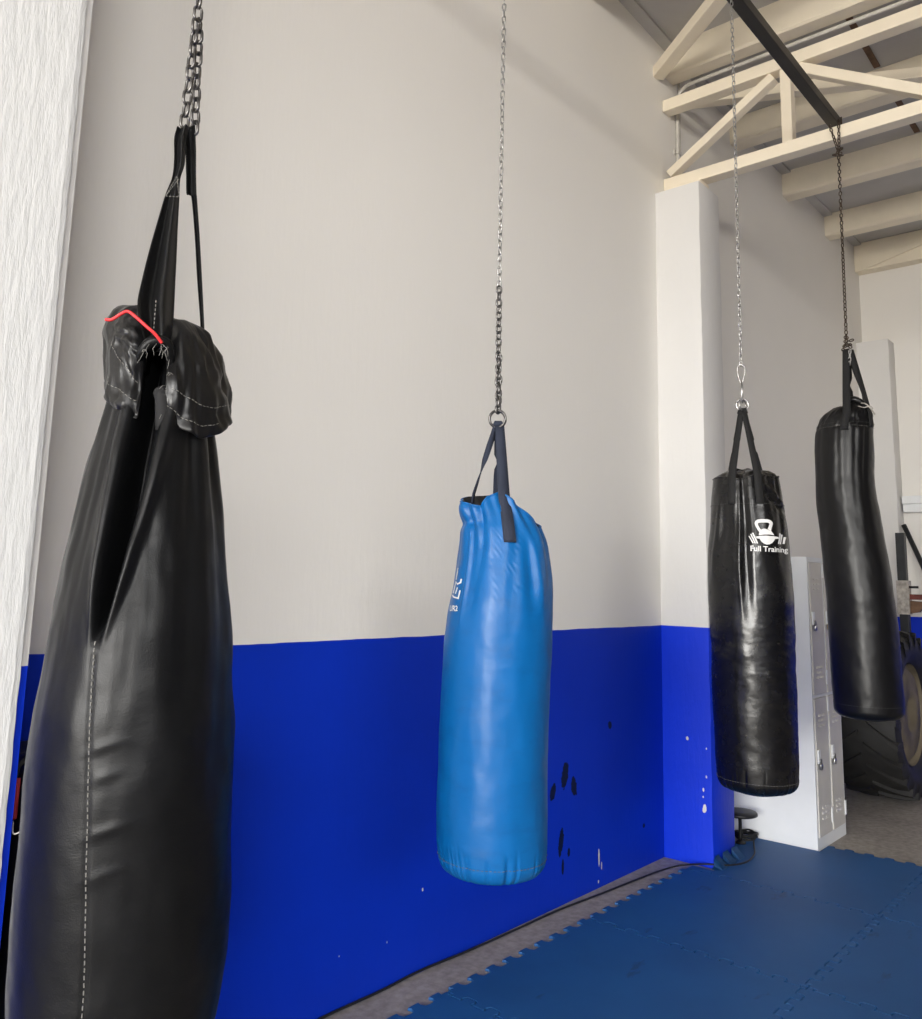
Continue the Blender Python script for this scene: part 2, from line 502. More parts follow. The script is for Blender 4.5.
# horizontal bracing tubes in the roof plane
bm = bmesh.new(); bar(bm, (4.735, -0.003, 4.795), (3.40, -1.86, 4.83), 0.085, 0.075); bevel_all(bm, 0.006, 2)
tag(obj('roof_brace', bm, M['cream'], None, False), 'cream diagonal roof brace running from the wall above the truss to the top edge', 'brace')
bm = bmesh.new(); bar(bm, (5.03, -0.003, 4.735), (6.10, -2.15, 4.735), 0.085, 0.075); bevel_all(bm, 0.006, 2)
tag(obj('roof_brace', bm, M['cream'], None, False), 'cream roof brace seen level between the two chords behind the truss', 'brace')
# electrical conduit: up the wall, round a bend, out along the joist
t = thing('conduit', 'thin grey conduit climbing the wall behind the truss and bending along the joist', 'pipe', (4.985, -0.016, 4.0))
pts = [(0, 0, 0.0), (0, 0, 0.3), (0, 0, 0.62)] + [(0, -0.10+0.10*math.cos(a), 0.708+0.10*math.sin(a)) for a in [rad(x) for x in (0, 22, 45, 68, 90)]] + [(0, -0.6, 0.809), (0, -2.0, 0.809), (0, -4.0, 0.809)]
obj('pipe', tube(pts, 0.013, 10), M['conduit'], t)
bm = bmesh.new(); add_box(bm, -0.035, 0.035, 0.004, 0.0155, 0.33, 0.36); add_box(bm, -0.02, 0.02, -0.016, 0.004, 0.335, 0.355); obj('clip', bm, M['conduit'], t, False)
obj('pipe', tube([(0.03, 0.0, 0), (0.03, 0.0, 0.55), (0.03, 0.0, 0.9)], 0.008, 8), M['conduit'], t)
# rusty seam strips between the deck sheets
for i, (xa, xb) in enumerate(((5.06, 5.86), (6.05, 6.93), (7.13, 8.0))):
    o = obj('deck_strip', bar(bmesh.new(), (xa, -1.045, zdeck(xa)-0.003), (xb, -1.045, zdeck(xb)-0.003), 0.04, 0.005), M['rust'], None, False)
    tag(o, ['rusty brown strip on the roof deck right behind the upper chord of the truss', 'rusty brown strip on the roof deck seen between the two truss chords', 'rusty brown strip on the roof deck just under the lower chord of the truss'][i], 'strip', 'rusty seam strips on the roof deck')

# bar that carries the bags
BY = -1.055
t = thing('hanging_bar', 'long black steel bar carrying the punching bags, its end on the truss', 'bar', (0.3, BY, 4.095))
obj('tube', box(0, 4.535, -0.029, 0.029, 0.0, 0.055, 0.004), M['barblk'], t, False)
obj('end_plate', box(4.5355, 4.5385, -0.035, 0.035, -0.002, 0.06), M['rsteel'], t, False)

# ------------------------------------------------------------------ chains
def link_mesh(name, L, W, r, mat, seg=7, n=6):
    """one stadium link, long axis z, lying in the xz plane"""
    pts = []
    R = W/2 - r; s = L/2 - r - R
    for k in range(n+1):
        a = PI*k/n; pts.append((R*math.cos(a), 0, s + R*math.sin(a)))
    for k in range(n+1):
        a = PI + PI*k/n; pts.append((R*math.cos(a), 0, -s + R*math.sin(a)))
    bm = tube(pts, r, seg, closed=True)
    bmesh.ops.recalc_face_normals(bm, faces=bm.faces[:])
    me = bpy.data.meshes.new(name); bm.to_mesh(me); bm.free()
    me.materials.append(mat)
    for p in me.polygons: p.use_smooth = True
    return me

def lay_links(root, me, p0, p1, pitch, twist=0.0, jit=0.0, origin=None, start=0, rng=random):
    """copies of one link from p0 to p1 (root space), alternately turned a quarter"""
    p0, p1 = Vector(p0), Vector(p1)
    d = p1 - p0; n = max(1, int(round(d.length/pitch)))
    q = Vector((0, 0, 1)).rotation_difference(d.normalized())
    for i in range(n):
        o = bpy.data.objects.new('link', me)
        link(o); o.parent = root
        p = p0 + d*((i+0.5)/n)
        a = (PI/2 if (i+start) % 2 else 0.0) + twist*i + rng.uniform(-jit, jit) + 0.5
        o.matrix_local = Matrix.Translation(p) @ q.to_matrix().to_4x4() @ Matrix.Rotation(a, 4, 'Z') @ Matrix.Rotation(rng.uniform(-jit, jit)*0.25, 4, 'Y')
    return n

def ring_bm(R, r, mtx, seg=10, n=28, sx=1.0):
    pts = [mtx @ Vector((R*sx*math.cos(2*PI*k/n), 0, R*math.sin(2*PI*k/n))) for k in range(n)]
    return tube(pts, r, seg, closed=True)

BAR_Z = 4.095

# ------------------------------------------------------------------ punching bags
class Bag:
    def __init__(s, name, label, ax, rotz, zb, prof, disp, nth=220, ztop=None, rows=200):
        s.ax, s.rot, s.zb = ax, rad(rotz), zb
        s.prof = sorted(prof)                 # (z, centre, radius) from low to high
        s.disp = disp
        s.nth, s.rows = nth, rows
        s.dist = math.hypot(ax, BY + 2.4326)
        s.ztop = ztop or (lambda th: s.prof[-1][0])
        s.root = thing(name, label, 'punching bag', (ax, -1.086 if abs(ax-4.77) < 1e-6 else BY, zb), s.rot)
        zs = [p[0] for p in s.prof]
        s.zs = np.array(zs)
    def cr(s, z):
        P = s.prof
        if z <= P[0][0]: return P[0][1], P[0][2]
        if z >= P[-1][0]: return P[-1][1], P[-1][2]
        i = int(np.searchsorted(s.zs, z) - 1); i = max(0, min(i, len(P)-2))
        h = P[i+1][0] - P[i][0]; t = (z - P[i][0])/h
        out = []
        for k in (1, 2):
            def slope(j):
                if j == 0: return (P[1][k]-P[0][k])/(P[1][0]-P[0][0])
                if j == len(P)-1: return (P[-1][k]-P[-2][k])/(P[-1][0]-P[-2][0])
                return (P[j+1][k]-P[j-1][k])/(P[j+1][0]-P[j-1][0])
            m0, m1 = slope(i)*h, slope(i+1)*h
            out.append((2*t**3-3*t*t+1)*P[i][k] + (t**3-2*t*t+t)*m0 + (-2*t**3+3*t*t)*P[i+1][k] + (t**3-t*t)*m1)
        return out
    def S(s, th, z, out=0.0):
        """point on the skin: th measured from the side that faces the room, z world height"""
        c, r = s.cr(z)
        r = max(0.002, r + s.disp(th, z) + out)
        return Vector((c + r*math.sin(th), -r*math.cos(th), z - s.zb))
    def th_of(s, lx, z, k=1.0):
        c, r = s.cr(z)
        return math.asin(max(-0.985, min(0.985, (lx-c)/(r*k))))
    def body(s, mat, bottom_round=0.045, top_dip=0.03, dome=0.012, pleat=0.004, npl=26, part='body'):
        z0 = s.prof[0][0]
        nth = s.nth
        rings = []
        def th(i): return 2*PI*i/nth - PI
        # top inner closure
        tops = [s.ztop(th(i)) for i in range(nth)]
        c, r = s.cr(sum(tops)/nth)
        for f, dz in ((0.35, top_dip), (0.72, top_dip*0.8), (0.90, top_dip*0.35), (0.97, 0.003)):
            row = []
            for i in range(nth):
                p = s.S(th(i), tops[i]); cc = s.cr(tops[i])[0]
                row.append(Vector((cc + (p.x-cc)*f, p.y*f, p.z - dz)))
            rings.append(row)
        for j in range(s.rows):
            t = j/(s.rows-1)
            rings.append([s.S(th(i), tops[i] + (z0 - tops[i])*t) for i in range(nth)])
        base = rings[-1]
        cb, rb = s.cr(z0)
        nb = 10
        for j in range(1, nb+1):
            a = PI/2*j/nb
            row = []
            for i in range(nth):
                b = base[i]; rr = math.hypot(b.x-cb, b.y)
                pl = pleat*max(0.0, 1-a/0.5)*math.sin(npl*th(i) + 2.5*math.sin(3*th(i)) + 4*noise.noise(Vector((math.cos(th(i))*3, math.sin(th(i))*3, s.ax))))*math.sin(a*1.3)
                k = (rr - bottom_round*(1-math.cos(a)) + pl)/rr
                row.append(Vector((cb + (b.x-cb)*k, b.y*k, b.z - bottom_round*math.sin(a))))
            rings.append(row)
        last = rings[-1]
        for f in (0.93, 0.82, 0.65, 0.45, 0.22):
            rings.append([Vector((cb + (p.x-cb)*f, p.y*f, p.z - dome*(1-f*f))) for p in last])
        bm, V = grid(nth, len(rings), lambda i, j: rings[j][i], closed_u=True)
        fan(bm, V[0][::-1], sum((p for p in rings[0]), Vector())/nth)
        fan(bm, V[-1], sum((p for p in rings[-1]), Vector())/nth)
        s.low = min(p.z for p in rings[-1])
        return obj(part, bm, mat, s.root)
    def strap(s, name, top, th, zrim, zend, w0, w1, mat, t=0.003, out=0.004, n=10, side=None, sag=0.0, xs=None):
        """strap from a point near the ring, over the rim and down the skin"""
        pts, hv = [], []
        if xs: th = s.th_of(xs[0], zrim)
        rim = s.S(th, zrim, out)
        tang = Vector((math.cos(th), math.sin(th), 0))
        top = Vector(top); h0 = side or tang
        for k in range(n):
            u = k/n
            p = top.lerp(rim, u); p.z -= sag*math.sin(PI*u)
            pts.append(p); hv.append((Vector(h0).lerp(tang, u)).normalized()*(w0*(1-u) + w1*u)/2)
        m = max(2, int((zrim - zend)/0.012)) if zend < zrim else 0
        for k in range(m+1):
            z = zrim + (zend-zrim)*k/max(1, m)
            t2 = th
            if xs: t2 = s.th_of(xs[0] + (xs[1]-xs[0])*k/max(1, m), z)
            pts.append(s.S(t2, z, out)); hv.append(Vector((math.cos(t2), math.sin(t2), 0))*w1/2)
        return obj(name, ribbon(pts, hv, t), mat, s.root)
    def stitches(s, pts, mat, name='stitching', L=0.0055, w=0.0011, gap=0.0035):
        """dashes of thread along a polyline in bag space"""
        bm = bmesh.new()
        P = [Vector(p) for p in pts]
        acc = 0.0; on = True; q = P[0]
        dash = [q]
        i = 1; rem = L
        while i < len(P):
            d = (P[i]-q).length
            if d < rem:
                q = P[i]; rem -= d; i += 1
                if on: dash.append(q)
            else:
                q = q + (P[i]-q)*(rem/d if d > 0 else 1)
                if on:
                    dash.append(q)
                    if (dash[-1]-dash[0]).length > 1e-4:
                        bar(bm, dash[0], dash[-1], w, w, (0.31, 0.2, 0.93))
                    rem = gap
                else:
                    dash = [q]; rem = L
                on = not on
        return obj(name, bm, mat, s.root, False, 'pale thread stitching')
    def pt(s, p):
        return Vector((p[0], p[1], p[2]-s.zb))

def folds(lst):
    """lst of (z_hi, th_hi, z_lo, th_lo, width_hi, width_lo, depth, fade) -> displacement"""
    def f(th, z):
        d = 0.0
        for zh, th1, zl, th2, w1, w2, dep, kind in lst:
            t = (zh - z)/(zh - zl)
            if t < -0.25 or t > 1: continue
            t = max(0.0, t)
            c = th1 + (th2-th1)*t; w = w1 + (w2-w1)*t
            x = (th - c + PI) % (2*PI) - PI
            amp = dep*(1 - t)**0.8 if kind == 0 else dep*math.sin(PI*min(1, t*1.0))
            d -= amp*math.exp(-(x/w)**2)
        return d
    return f

def wr(seed, sz, sth, amp):
    def f(th, z):
        return amp*fbm((math.cos(th)*sth + seed, math.sin(th)*sth, z*sz), 3)
    return f

def creases(seed, n, z0, h, amp=0.004):
    rg = random.Random(seed)
    L = [(rg.uniform(-PI, PI), rg.uniform(0.018, 0.045), rg.uniform(0.35, 1.0)*amp*rg.choice((1, 1, -0.6)), rg.uniform(0.5, 1.3)*h, rg.uniform(-.6, .6)) for _ in range(n)]
    def f(th, z):
        if z > z0 + 1.4*h: return 0.0
        d = 0.0; u = z - z0
        for t0, w, a, hh, sl in L:
            if u > hh: continue
            x = (th - t0 - sl*u + PI) % (2*PI) - PI
            if abs(x) > 3*w: continue
            d -= a*(1-max(0, u)/hh)*math.exp(-(x/w)**2)
        return d
    return f

# ============ bag A: nearest black bag
slot_z = [1.90, 1.80, 1.72, 1.638, 1.52, 1.385]
slot_t = [-0.13, -0.17, -0.22, -0.27, -0.38, -0.47]
slot_w = [0.24, 0.20, 0.175, 0.155, 0.10, 0.03]
def slot(z):
    u = min(1.0, (1.80 - z)/0.415)
    return -0.17 - 0.30*u, 0.205 - 0.17*max(-0.2, u)
wrA = wr(1.0, 5, 1.3, 0.0045)
wrA2 = wr(9.0, 2.5, 2.6, 0.003)
foldA = folds([(1.80, -1.05, 1.20, -0.95, 0.16, 0.22, 0.007, 0), (1.80, 0.62, 1.25, 0.42, 0.10, 0.2, 0.010, 0), (1.80, 1.15, 1.15, 1.0, 0.12, 0.2, 0.012, 0),
               (1.75, -0.78, 1.35, -0.80, 0.10, 0.16, 0.004, 0), (1.80, 1.9, 1.2, 1.9, 0.12, 0.2, 0.012, 0), (1.80, -1.9, 1.2, -1.9, 0.12, 0.2, 0.012, 0), (1.8, 2.7, 1.3, 2.7, 0.15, 0.2, 0.012, 0),
               (1.20, -0.30, 1.17, 0.25, 0.3, 0.3, 0.0, 0)])
def dispA(th, z):
    d = wrA(th, z) + wrA2(th, z)*sstep(1.1, 1.5, z) + foldA(th, z)
    if z > 1.375:
        c, w = slot(z)
        x = (th - c + PI) % (2*PI) - PI
        k = sstep(1.375, 1.50, z)
        deep = 0.062*k + 0.006
        g = math.exp(-(x/w)**4)
        d -= min(deep, 0.062)*g*sstep(1.375, 1.43, z)
        # rolled edges beside the opening
        e = (abs(x)-w*1.9)/(w*0.75)
        d += 0.013*k*math.exp(-e*e)
    else:
        x = (th - seamA(z) + PI) % (2*PI) - PI
        d -= 0.0014*math.exp(-(x/0.03)**2)
        for zc, a in ((1.192, 0.0016), (1.115, 0.0022), (1.055, 0.0016), (1.235, 0.0022)):
            d += a*math.exp(-((z-zc-0.02*math.sin(x*3))/0.008)**2)*math.exp(-((x-0.16)/0.16)**2)
    return d
def seamA(z):
    return float(np.interp(z, [0.75, 0.85, 0.97, 1.13, 1.26, 1.40], [-0.28, -0.28, -0.30, -0.34, -0.41, -0.48]))
A = Bag('punching_bag', 'large black leather-look punching bag nearest the camera, with a ruffled torn collar', 0.800, -30.145, 0.748,
        [(0.80,-.003,.158),(0.85,-.003,.163),(0.90,-.002,.166),(0.98,-.004,.167),(1.132,-.008,.165),(1.257,-.008,.160),(1.317,-.009,.155),(1.422,-.008,.146),(1.529,-.010,.133),(1.638,-.010,.117),(1.70,-.010,.107),(1.777,-.009,.092),(1.83,-.011,.080),(1.88,-.010,.062),(1.91,-.010,.050)],
        dispA, nth=360, rows=260)
A.body(M['black'], bottom_round=0.045, top_dip=0.05, pleat=0.003, npl=22)
A.stitches([A.S(seamA(z), z, 0.0012) for z in np.linspace(1.395, 0.80, 120)], M['thread'], L=0.006, gap=0.004, w=0.0014)
for zz in (1.205, 1.105, 1.035):
    pass
# ruffled collar: per direction, the height and reach of neck, shoulder, belly and hem
KT = [-PI, -2.4, -1.57, -1.0, -0.36, 0.08, 0.35, 0.7, 1.2, 1.57, 2.4, PI]
KV = {'zt': [1.96,1.96,1.966,1.974,1.968,1.955,1.958,1.958,1.953,1.95,1.955,1.96],
      'r1': [.07,.07,.080,.078,.064,.058,.067,.074,.074,.070,.07,.07], 'z1': [1.94,1.94,1.958,1.958,1.935,1.91,1.925,1.93,1.925,1.918,1.93,1.94],
      'r2': [.095,.095,.097,.098,.100,.100,.106,.107,.108,.104,.10,.095], 'z2': [1.88,1.88,1.918,1.905,1.855,1.85,1.85,1.85,1.862,1.868,1.87,1.88],
      'r3': [.10,.10,.089,.096,.103,.104,.110,.116,.127,.125,.11,.10], 'z3': [1.82,1.82,1.842,1.806,1.778,1.795,1.766,1.754,1.775,1.795,1.81,1.82]}
def kv(k, th): return float(np.interp(th, KT, KV[k]))
gap0, gap1 = 0.08, 2*PI - 0.36
NU, NPC = 200, 60
def collar_raw(th):
    r1, z1, r2, z2, r3, z3, zt = (kv(k, th) for k in ('r1','z1','r2','z2','r3','z3','zt'))
    P = [(0.040, zt-0.035), (0.044, zt), (r1, z1+0.012), ((r1+r2)/2+0.006, (z1+z2)/2+0.008), (r2, z2), (r3, z3), (r3-0.010, z3-0.001), (r2-0.016, z2-0.012), (0.060, z2), (0.046, zt-0.065)]
    return catmull([(a, b, 0) for a, b in P], 6, closed=True)
NPC = len(collar_raw(0.5))
def collar_pt(i, j):
    u = i/(NU-1)
    th = gap0 + (gap1-gap0)*u
    a = (th + PI) % (2*PI) - PI
    p = collar_raw(a)[j % NPC]
    r, z = p.x, p.y
    amt = sstep(0.046, 0.08, r)
    cx_, sx_ = math.cos(a), math.sin(a)
    wob = 0.010*fbm((cx_*2.4+5, sx_*2.4, z*13), 3)
    rid = 0.5 - abs(noise.noise(Vector((a*2.0 + 8*z, z*13 - a*1.2, 4.0)))) - 0.25
    rid2 = 0.5 - abs(noise.noise(Vector((a*6.0 + 1, z*14 + a*1.5, 8.0)))) - 0.25
    # gathers pulled towards the slot on the left lobe
    ends = math.exp(-((1-u)/0.10)**2)
    gat = ends*0.0045*math.sin(z*330 + a*9)
    rr = r + amt*(wob + 0.014*rid + 0.007*rid2 + gat)
    lip = math.exp(-(u/0.02)**2) + math.exp(-((1-u)/0.02)**2)
    rr = max(0.03, rr - amt*lip*0.010)
    z = z + 0.006*amt*fbm((cx_*3, sx_*3, 2.0), 2)
    zz = 1.5 + (z-1.5)*(1 - rr*cx_/1.59)
    return Vector((-0.010 + rr*sx_, -rr*cx_, zz - A.zb))
GR = [[collar_pt(i, j) for i in range(NU)] for j in range(NPC)]
bm, V = grid(NU, NPC+1, lambda i, j: GR[j % NPC][i])
bmesh.ops.remove_doubles(bm, verts=bm.verts[:], dist=0.0002)
bmesh.ops.holes_fill(bm, edges=[e for e in bm.edges if e.is_boundary], sides=0)
obj('collar', bm, M['collar'], A.root)
def collar_line(j0, j1, i0, i1, off=0.0012):
    out = []
    for i in range(i0, i1):
        t = (i-i0)/max(1, i1-i0-1)
        jf = j0 + (j1-j0)*t; j = min(int(jf), NPC-2)
        p = GR[j][i].lerp(GR[j+1][i], jf-j); d = Vector((p.x+0.010, p.y, 0)).normalized()
        out.append(p + d*off)
    return out
for (j0, j1, i0, i1) in ((26, 28, 3, 46), (29, 29, 1, 30), (28, 28, 172, 199), (24, 26, 176, 199)):
    A.stitches(collar_line(j0, j1, i0, i1), M['thread'], L=0.005, gap=0.003, w=0.0008)
# straps: broad folded gusset on the left, thin cord-like strap on the right
def gusset(rows, mat, name, folds_n=1.5, amp=0.014, t=0.003):
    """rows (left point, right point) in bag space: cloth with lengthwise folds"""
    n = 22
    L = catmull([A.pt(a) for a, b in rows], 8); R = catmull([A.pt(b) for a, b in rows], 8)
    def p(i, j):
        u = i/(n-1)
        q = L[j].lerp(R[j], u); w = (R[j]-L[j]).length
        q.y += -min(amp, w*0.28)*math.cos(u*2*PI*folds_n) - 0.004*math.sin(PI*u)
        return q
    bm, V = grid(n, len(L), p)
    g = bmesh.ops.solidify(bm, geom=bm.faces[:], thickness=t)
    return obj(name, bm, mat, A.root)
gusset([((-0.0174, -0.0120, 2.3198), (0.0052, -0.0120, 2.3284)), ((-0.0209, -0.0160, 2.2931), (0.0001, -0.0160, 2.2973)), ((-0.0181, -0.0200, 2.2522), (0.0013, -0.0200, 2.2520)), ((-0.0191, -0.0200, 2.2168), (-0.0044, -0.0200, 2.2195)), ((-0.0284, -0.0240, 2.1765), (-0.0035, -0.0240, 2.1809)), ((-0.0380, -0.0300, 2.1189), (-0.0023, -0.0300, 2.1247)),
        ((-0.0460, -0.0400, 2.0668), (-0.0007, -0.0400, 2.0737)), ((-0.0542, -0.0550, 2.0015), (0.0009, -0.0550, 2.0092)), ((-0.0578, -0.0700, 1.9548), (0.0022, -0.0700, 1.9626)), ((-0.0507, -0.0820, 1.9168), (0.0023, -0.0820, 1.9233)), ((-0.0400, -0.0880, 1.8815), (-0.0001, -0.0880, 1.8860)), ((-0.0312, -0.0880, 1.8703), (-0.0056, -0.0880, 1.8731))], M['sheen'], 'strap')
gusset([((-0.0087, 0.0060, 2.3309), (0.0143, 0.0060, 2.3397)), ((-0.0003, 0.0080, 2.2892), (0.0193, 0.0080, 2.2930)), ((0.0049, 0.0100, 2.2409), (0.0229, 0.0100, 2.2422)), ((0.0085, 0.0120, 2.2026), (0.0263, 0.0120, 2.2057)), ((0.0168, 0.0140, 2.2009), (0.0278, 0.0140, 2.1988)), ((0.0282, 0.0200, 2.1299), (0.0372, 0.0200, 2.1313)),
        ((0.0389, 0.0300, 2.0465), (0.0478, 0.0300, 2.0478)), ((0.0497, 0.0400, 1.9729), (0.0569, 0.0400, 1.9738)), ((0.0549, 0.0450, 1.9264), (0.0621, 0.0450, 1.9272))], M['black'], 'strap', 1, 0.004)
# box stitching where the gusset is sewn
A.stitches([A.pt(p) for p in ((-0.0275, -0.0360, 2.1734), (-0.0043, -0.0360, 2.1755), (-0.0106, -0.0330, 2.2163), (-0.0275, -0.0360, 2.1734), (-0.0060, -0.0330, 2.2132))], M['thread'], L=0.004, gap=0.002, w=0.0009)
A.stitches([A.pt(p) for p in ((-0.0283, -0.0920, 1.9609), (-0.0281, -0.0980, 1.9151), (-0.0277, -0.1010, 1.8882))], M['thread'], L=0.005, gap=0.003, w=0.0011)
A.stitches(catmull([A.pt(p) for p in ((-0.0434, -0.1020, 1.8654), (-0.0353, -0.1060, 1.8843), (-0.0215, -0.1080, 1.8897), (-0.0069, -0.1060, 1.8875), (0.0018, -0.1000, 1.8796))], 6), M['thread'], L=0.005, gap=0.0025, w=0.0011)
# lip of torn cloth arching over the slot
arch = catmull([A.pt(p) for p in ((-0.0492, -0.0850, 1.8551), (-0.0423, -0.0940, 1.8710), (-0.0321, -0.0980, 1.8833), (-0.0197, -0.1000, 1.8876), (-0.0066, -0.0980, 1.8844), (0.0008, -0.0940, 1.8723), (0.0039, -0.0850, 1.8538))], 6)
obj('torn_lip', tube(arch, [0.006 + 0.005*math.sin(PI*i/(len(arch)-1)) for i in range(len(arch))], 8), M['black'], A.root)
# frayed threads
bm = bmesh.new()
for k in range(11):
    p = arch[random.randrange(6, len(arch)-1)] + Vector((random.uniform(-.003,.003), -0.010, -0.006))
    q = p + Vector((random.uniform(-.012,.012), random.uniform(-.004,.002), -random.uniform(.004,.026)))
    m_ = (p+q)/2 + Vector((random.uniform(-.005,.005), -0.003, 0))
    tube([p, m_, q], 0.0005, 4, bm=bm)
for k in range(12):
    zc = (0.0025, -0.0980, 1.8023)
    p = A.pt(zc) + Vector((random.uniform(-.006,.006), 0.0, random.uniform(-.045,.04)))
    q = p + Vector((random.uniform(-.010,.008), -random.uniform(.0,.006), random.uniform(-.012,.010)))
    tube([p, (p+q)/2 + Vector((0, -.003, .002)), q], 0.0005, 4, bm=bm)
obj('frayed_thread', bm, M['thread'], A.root, True, 'pale frayed threads')
# two sewn tubes of cloth standing either side of the slot
# bits of inner stuffing
zt = None
bm = tube(catmull([A.pt(p) for p in ((-0.0104, -0.0800, 1.8064), (-0.0074, -0.0880, 1.7982), (-0.0052, -0.0920, 1.7890), (-0.0007, -0.0900, 1.7385))], 4), [0.009, 0.0115]+[0.0125]*11, 14)
obj('cloth_end', bm, M['lining'], A.root)
# red cord
tag(obj('cord', tube(catmull([A.pt(p) for p in ((-0.1043, -0.1000, 1.9147), (-0.0940, -0.1050, 1.9146), (-0.0806, -0.1120, 1.9237), (-0.0700, -0.1150, 1.9284), (-0.0568, -0.1180, 1.9197), (-0.0383, -0.1200, 1.9043), (-0.0250, -0.1180, 1.8944), (-0.0130, -0.1120, 1.8818))], 8), 0.0028, 8), M['red'], A.root), 'red cord tied through the collar')

ch = thing('steel_chain', 'heavy grey steel chain doubled above the nearest black punching bag', 'chain', (0.800, BY, 2.30), rad(-30.145))
lm = link_mesh('heavy_link', 0.034, 0.021, 0.0030, M['dsteel'])
def loc1(p): return Vector((p[0], p[1], p[2]-2.30))
lay_links(ch, lm, loc1((-0.0051, -0.0120, 2.3223)), loc1((0.0013, -0.0040, 2.5504)), 0.0245, 0.05, 0.25)
lay_links(ch, lm, loc1((0.0145, 0.0060, 2.3235)), loc1((0.0078, 0.0100, 2.5613)), 0.0245, 0.05, 0.25, start=1)
lay_links(ch, lm, loc1((0.0041, -0.0000, 2.5537)), (0.0, 0.0, BAR_Z-2.30-0.006), 0.0265, 0.05, 0.2)

# ============ bag B: blue bag
foldB = folds([(1.72, -0.42, 1.36, -0.62, 0.10, 0.14, 0.012, 0), (1.70, -0.85, 1.40, -0.78, 0.12, 0.12, 0.014, 0), (1.70, 0.30, 1.30, 0.15, 0.16, 0.22, 0.008, 0), (1.68, 0.75, 1.42, 0.55, 0.12, 0.2, 0.010, 0),
               (1.62, 1.25, 1.40, 1.1, 0.12, 0.2, 0.008, 0), (1.72, -1.5, 1.45, -1.4, 0.2, 0.2, 0.012, 0), (1.7, 2.4, 1.4, 2.4, 0.2, 0.2, 0.012, 0), (1.7, -2.5, 1.4, -2.5, 0.2, 0.2, 0.012, 0), (1.70, -0.05, 1.5, -0.10, 0.1, 0.2, 0.005, 0)])
wrB = wr(3.0, 6, 1.3, 0.0030)
def dispB(th, z):
    d = wrB(th, z) + foldB(th, z)
    # fine diagonal puckers in the sewn cloth
    k = math.exp(-((z-1.55)/0.11)**2)*math.exp(-((th-0.05)/0.5)**2)
    d += 0.0006*k*math.sin(330*z + 45*th + 2*math.sin(9*th))*max(0.0, fbm((th*4, z*30, 1.0), 2)+0.15)*1.6
    # gathered band above the bottom seam
    g = math.exp(-((z-0.868)/0.022)**2)
    d += crB(th, z)
    # rolled lip on the left of the mouth, creased underneath
    e = math.exp(-((th+1.25)/0.75)**2)
    d += e*(0.010*math.exp(-((z-1.685)/0.022)**2) - 0.008*math.exp(-((z-1.648)/0.012)**2))
    # sharp crease falling from the lip and from the strap
    x = th + 0.86 - (1.62-z)*0.25
    if 1.36 < z < 1.64: d += 0.006*sstep(1.36, 1.5, z)*(math.exp(-(x/0.06)**2) - 0.8*math.exp(-((x-0.16)/0.12)**2))
    x = th - 0.62 + (1.70-z)*-0.9
    if 1.38 < z: d += 0.005*sstep(1.38, 1.5, z)*(math.exp(-(x/0.10)**2) - math.exp(-((x+0.22)/0.14)**2))
    return d
crB = creases(4, 46, 0.846, 0.045, 0.0045)
def ztopB(th):
    # mouth of the bag: high at the strap, slumping down to the right
    pts = [(-PI, 1.73), (-2.2, 1.722), (-1.5, 1.708), (-1.1, 1.702), (-0.75, 1.693), (-0.42, 1.688), (-0.15, 1.712), (0.35, 1.728), (0.8, 1.690), (1.3, 1.640), (1.9, 1.655), (2.6, 1.715), (PI, 1.735)]
    return float(np.interp(th, [p[0] for p in pts], [p[1] for p in pts]))
B = Bag('punching_bag', 'bright blue punching bag hanging in front of the painted wall', 1.762, -51.980, 0.795,
        [(0.845,.003,.133),(0.878,.002,.1355),(0.971,.001,.136),(1.089,.002,.136),(1.209,.003,.136),(1.307,.007,.136),(1.406,.013,.134),(1.506,.020,.1265),(1.595,.019,.116),(1.635,.012,.108),(1.67,.002,.096),(1.70,-.008,.087),(1.735,-.014,.079)],
        dispB, nth=300, ztop=ztopB, rows=220)
B.body(M['blue'], bottom_round=0.040, top_dip=0.055, pleat=0.0, dome=0.022)
# dark lining seen inside the slumped mouth
bm = bmesh.new()
n = 60
rim = [B.S(2*PI*i/n - PI, ztopB(2*PI*i/n - PI), -0.004) for i in range(n)]
inn = [Vector((-0.014 + (p.x+0.014)*0.75, p.y*0.75, p.z-0.03)) for p in rim]
up_ = [p + Vector((0, 0, 0.0015)) for p in rim]
bm, V = grid(n, 2, lambda i, j: (up_ if j == 0 else inn)[i], closed_u=True)
fan(bm, V[1], (-0.01, 0, 1.655-B.zb))
obj('lining', bm, M['lining'], B.root)
# rolled hem round the mouth
obj('hem', tube([B.S(2*PI*i/120 - PI, ztopB(2*PI*i/120 - PI) - 0.001, 0.0) for i in range(120)], 0.0026, 6, closed=True), M['blue'], B.root)
ringz = (-0.0008, -0.0000, 1.9283)
RZ = ringz[2]
for a in (0.35, -0.4):
    mtx = Matrix.Translation(B.pt((ringz[0], 0.004*a, RZ - 0.003))) @ Matrix.Rotation(a, 4, 'Z') @ Matrix.Rotation(a*0.25, 4, 'Y')
    obj('ring', ring_bm(0.0225, 0.0032, mtx), M['dsteel'], B.root)
topB = B.pt((ringz[0]+0.002, 0.0, RZ - 0.022))
B.strap('strap', topB + Vector((0.004, -0.004, 0)), 0.20, 1.722, 1.598, 0.024, 0.031, M['navy'], out=0.004, side=Vector((1, 0, 0)), xs=((0.0206, -0.0000, 1.7196)[0], (0.0351, -0.0000, 1.6086)[0]))
B.strap('strap', topB + Vector((-0.006, 0, 0)), -1.9, 1.728, 1.70, 0.016, 0.016, M['navy'], out=-0.030, side=Vector((0.8, 0.6, 0)))
B.strap('strap', topB + Vector((0.0, 0.006, 0)), 2.92, 1.728, 1.62, 0.018, 0.030, M['navy'], out=0.003, side=Vector((1, 0, 0)))
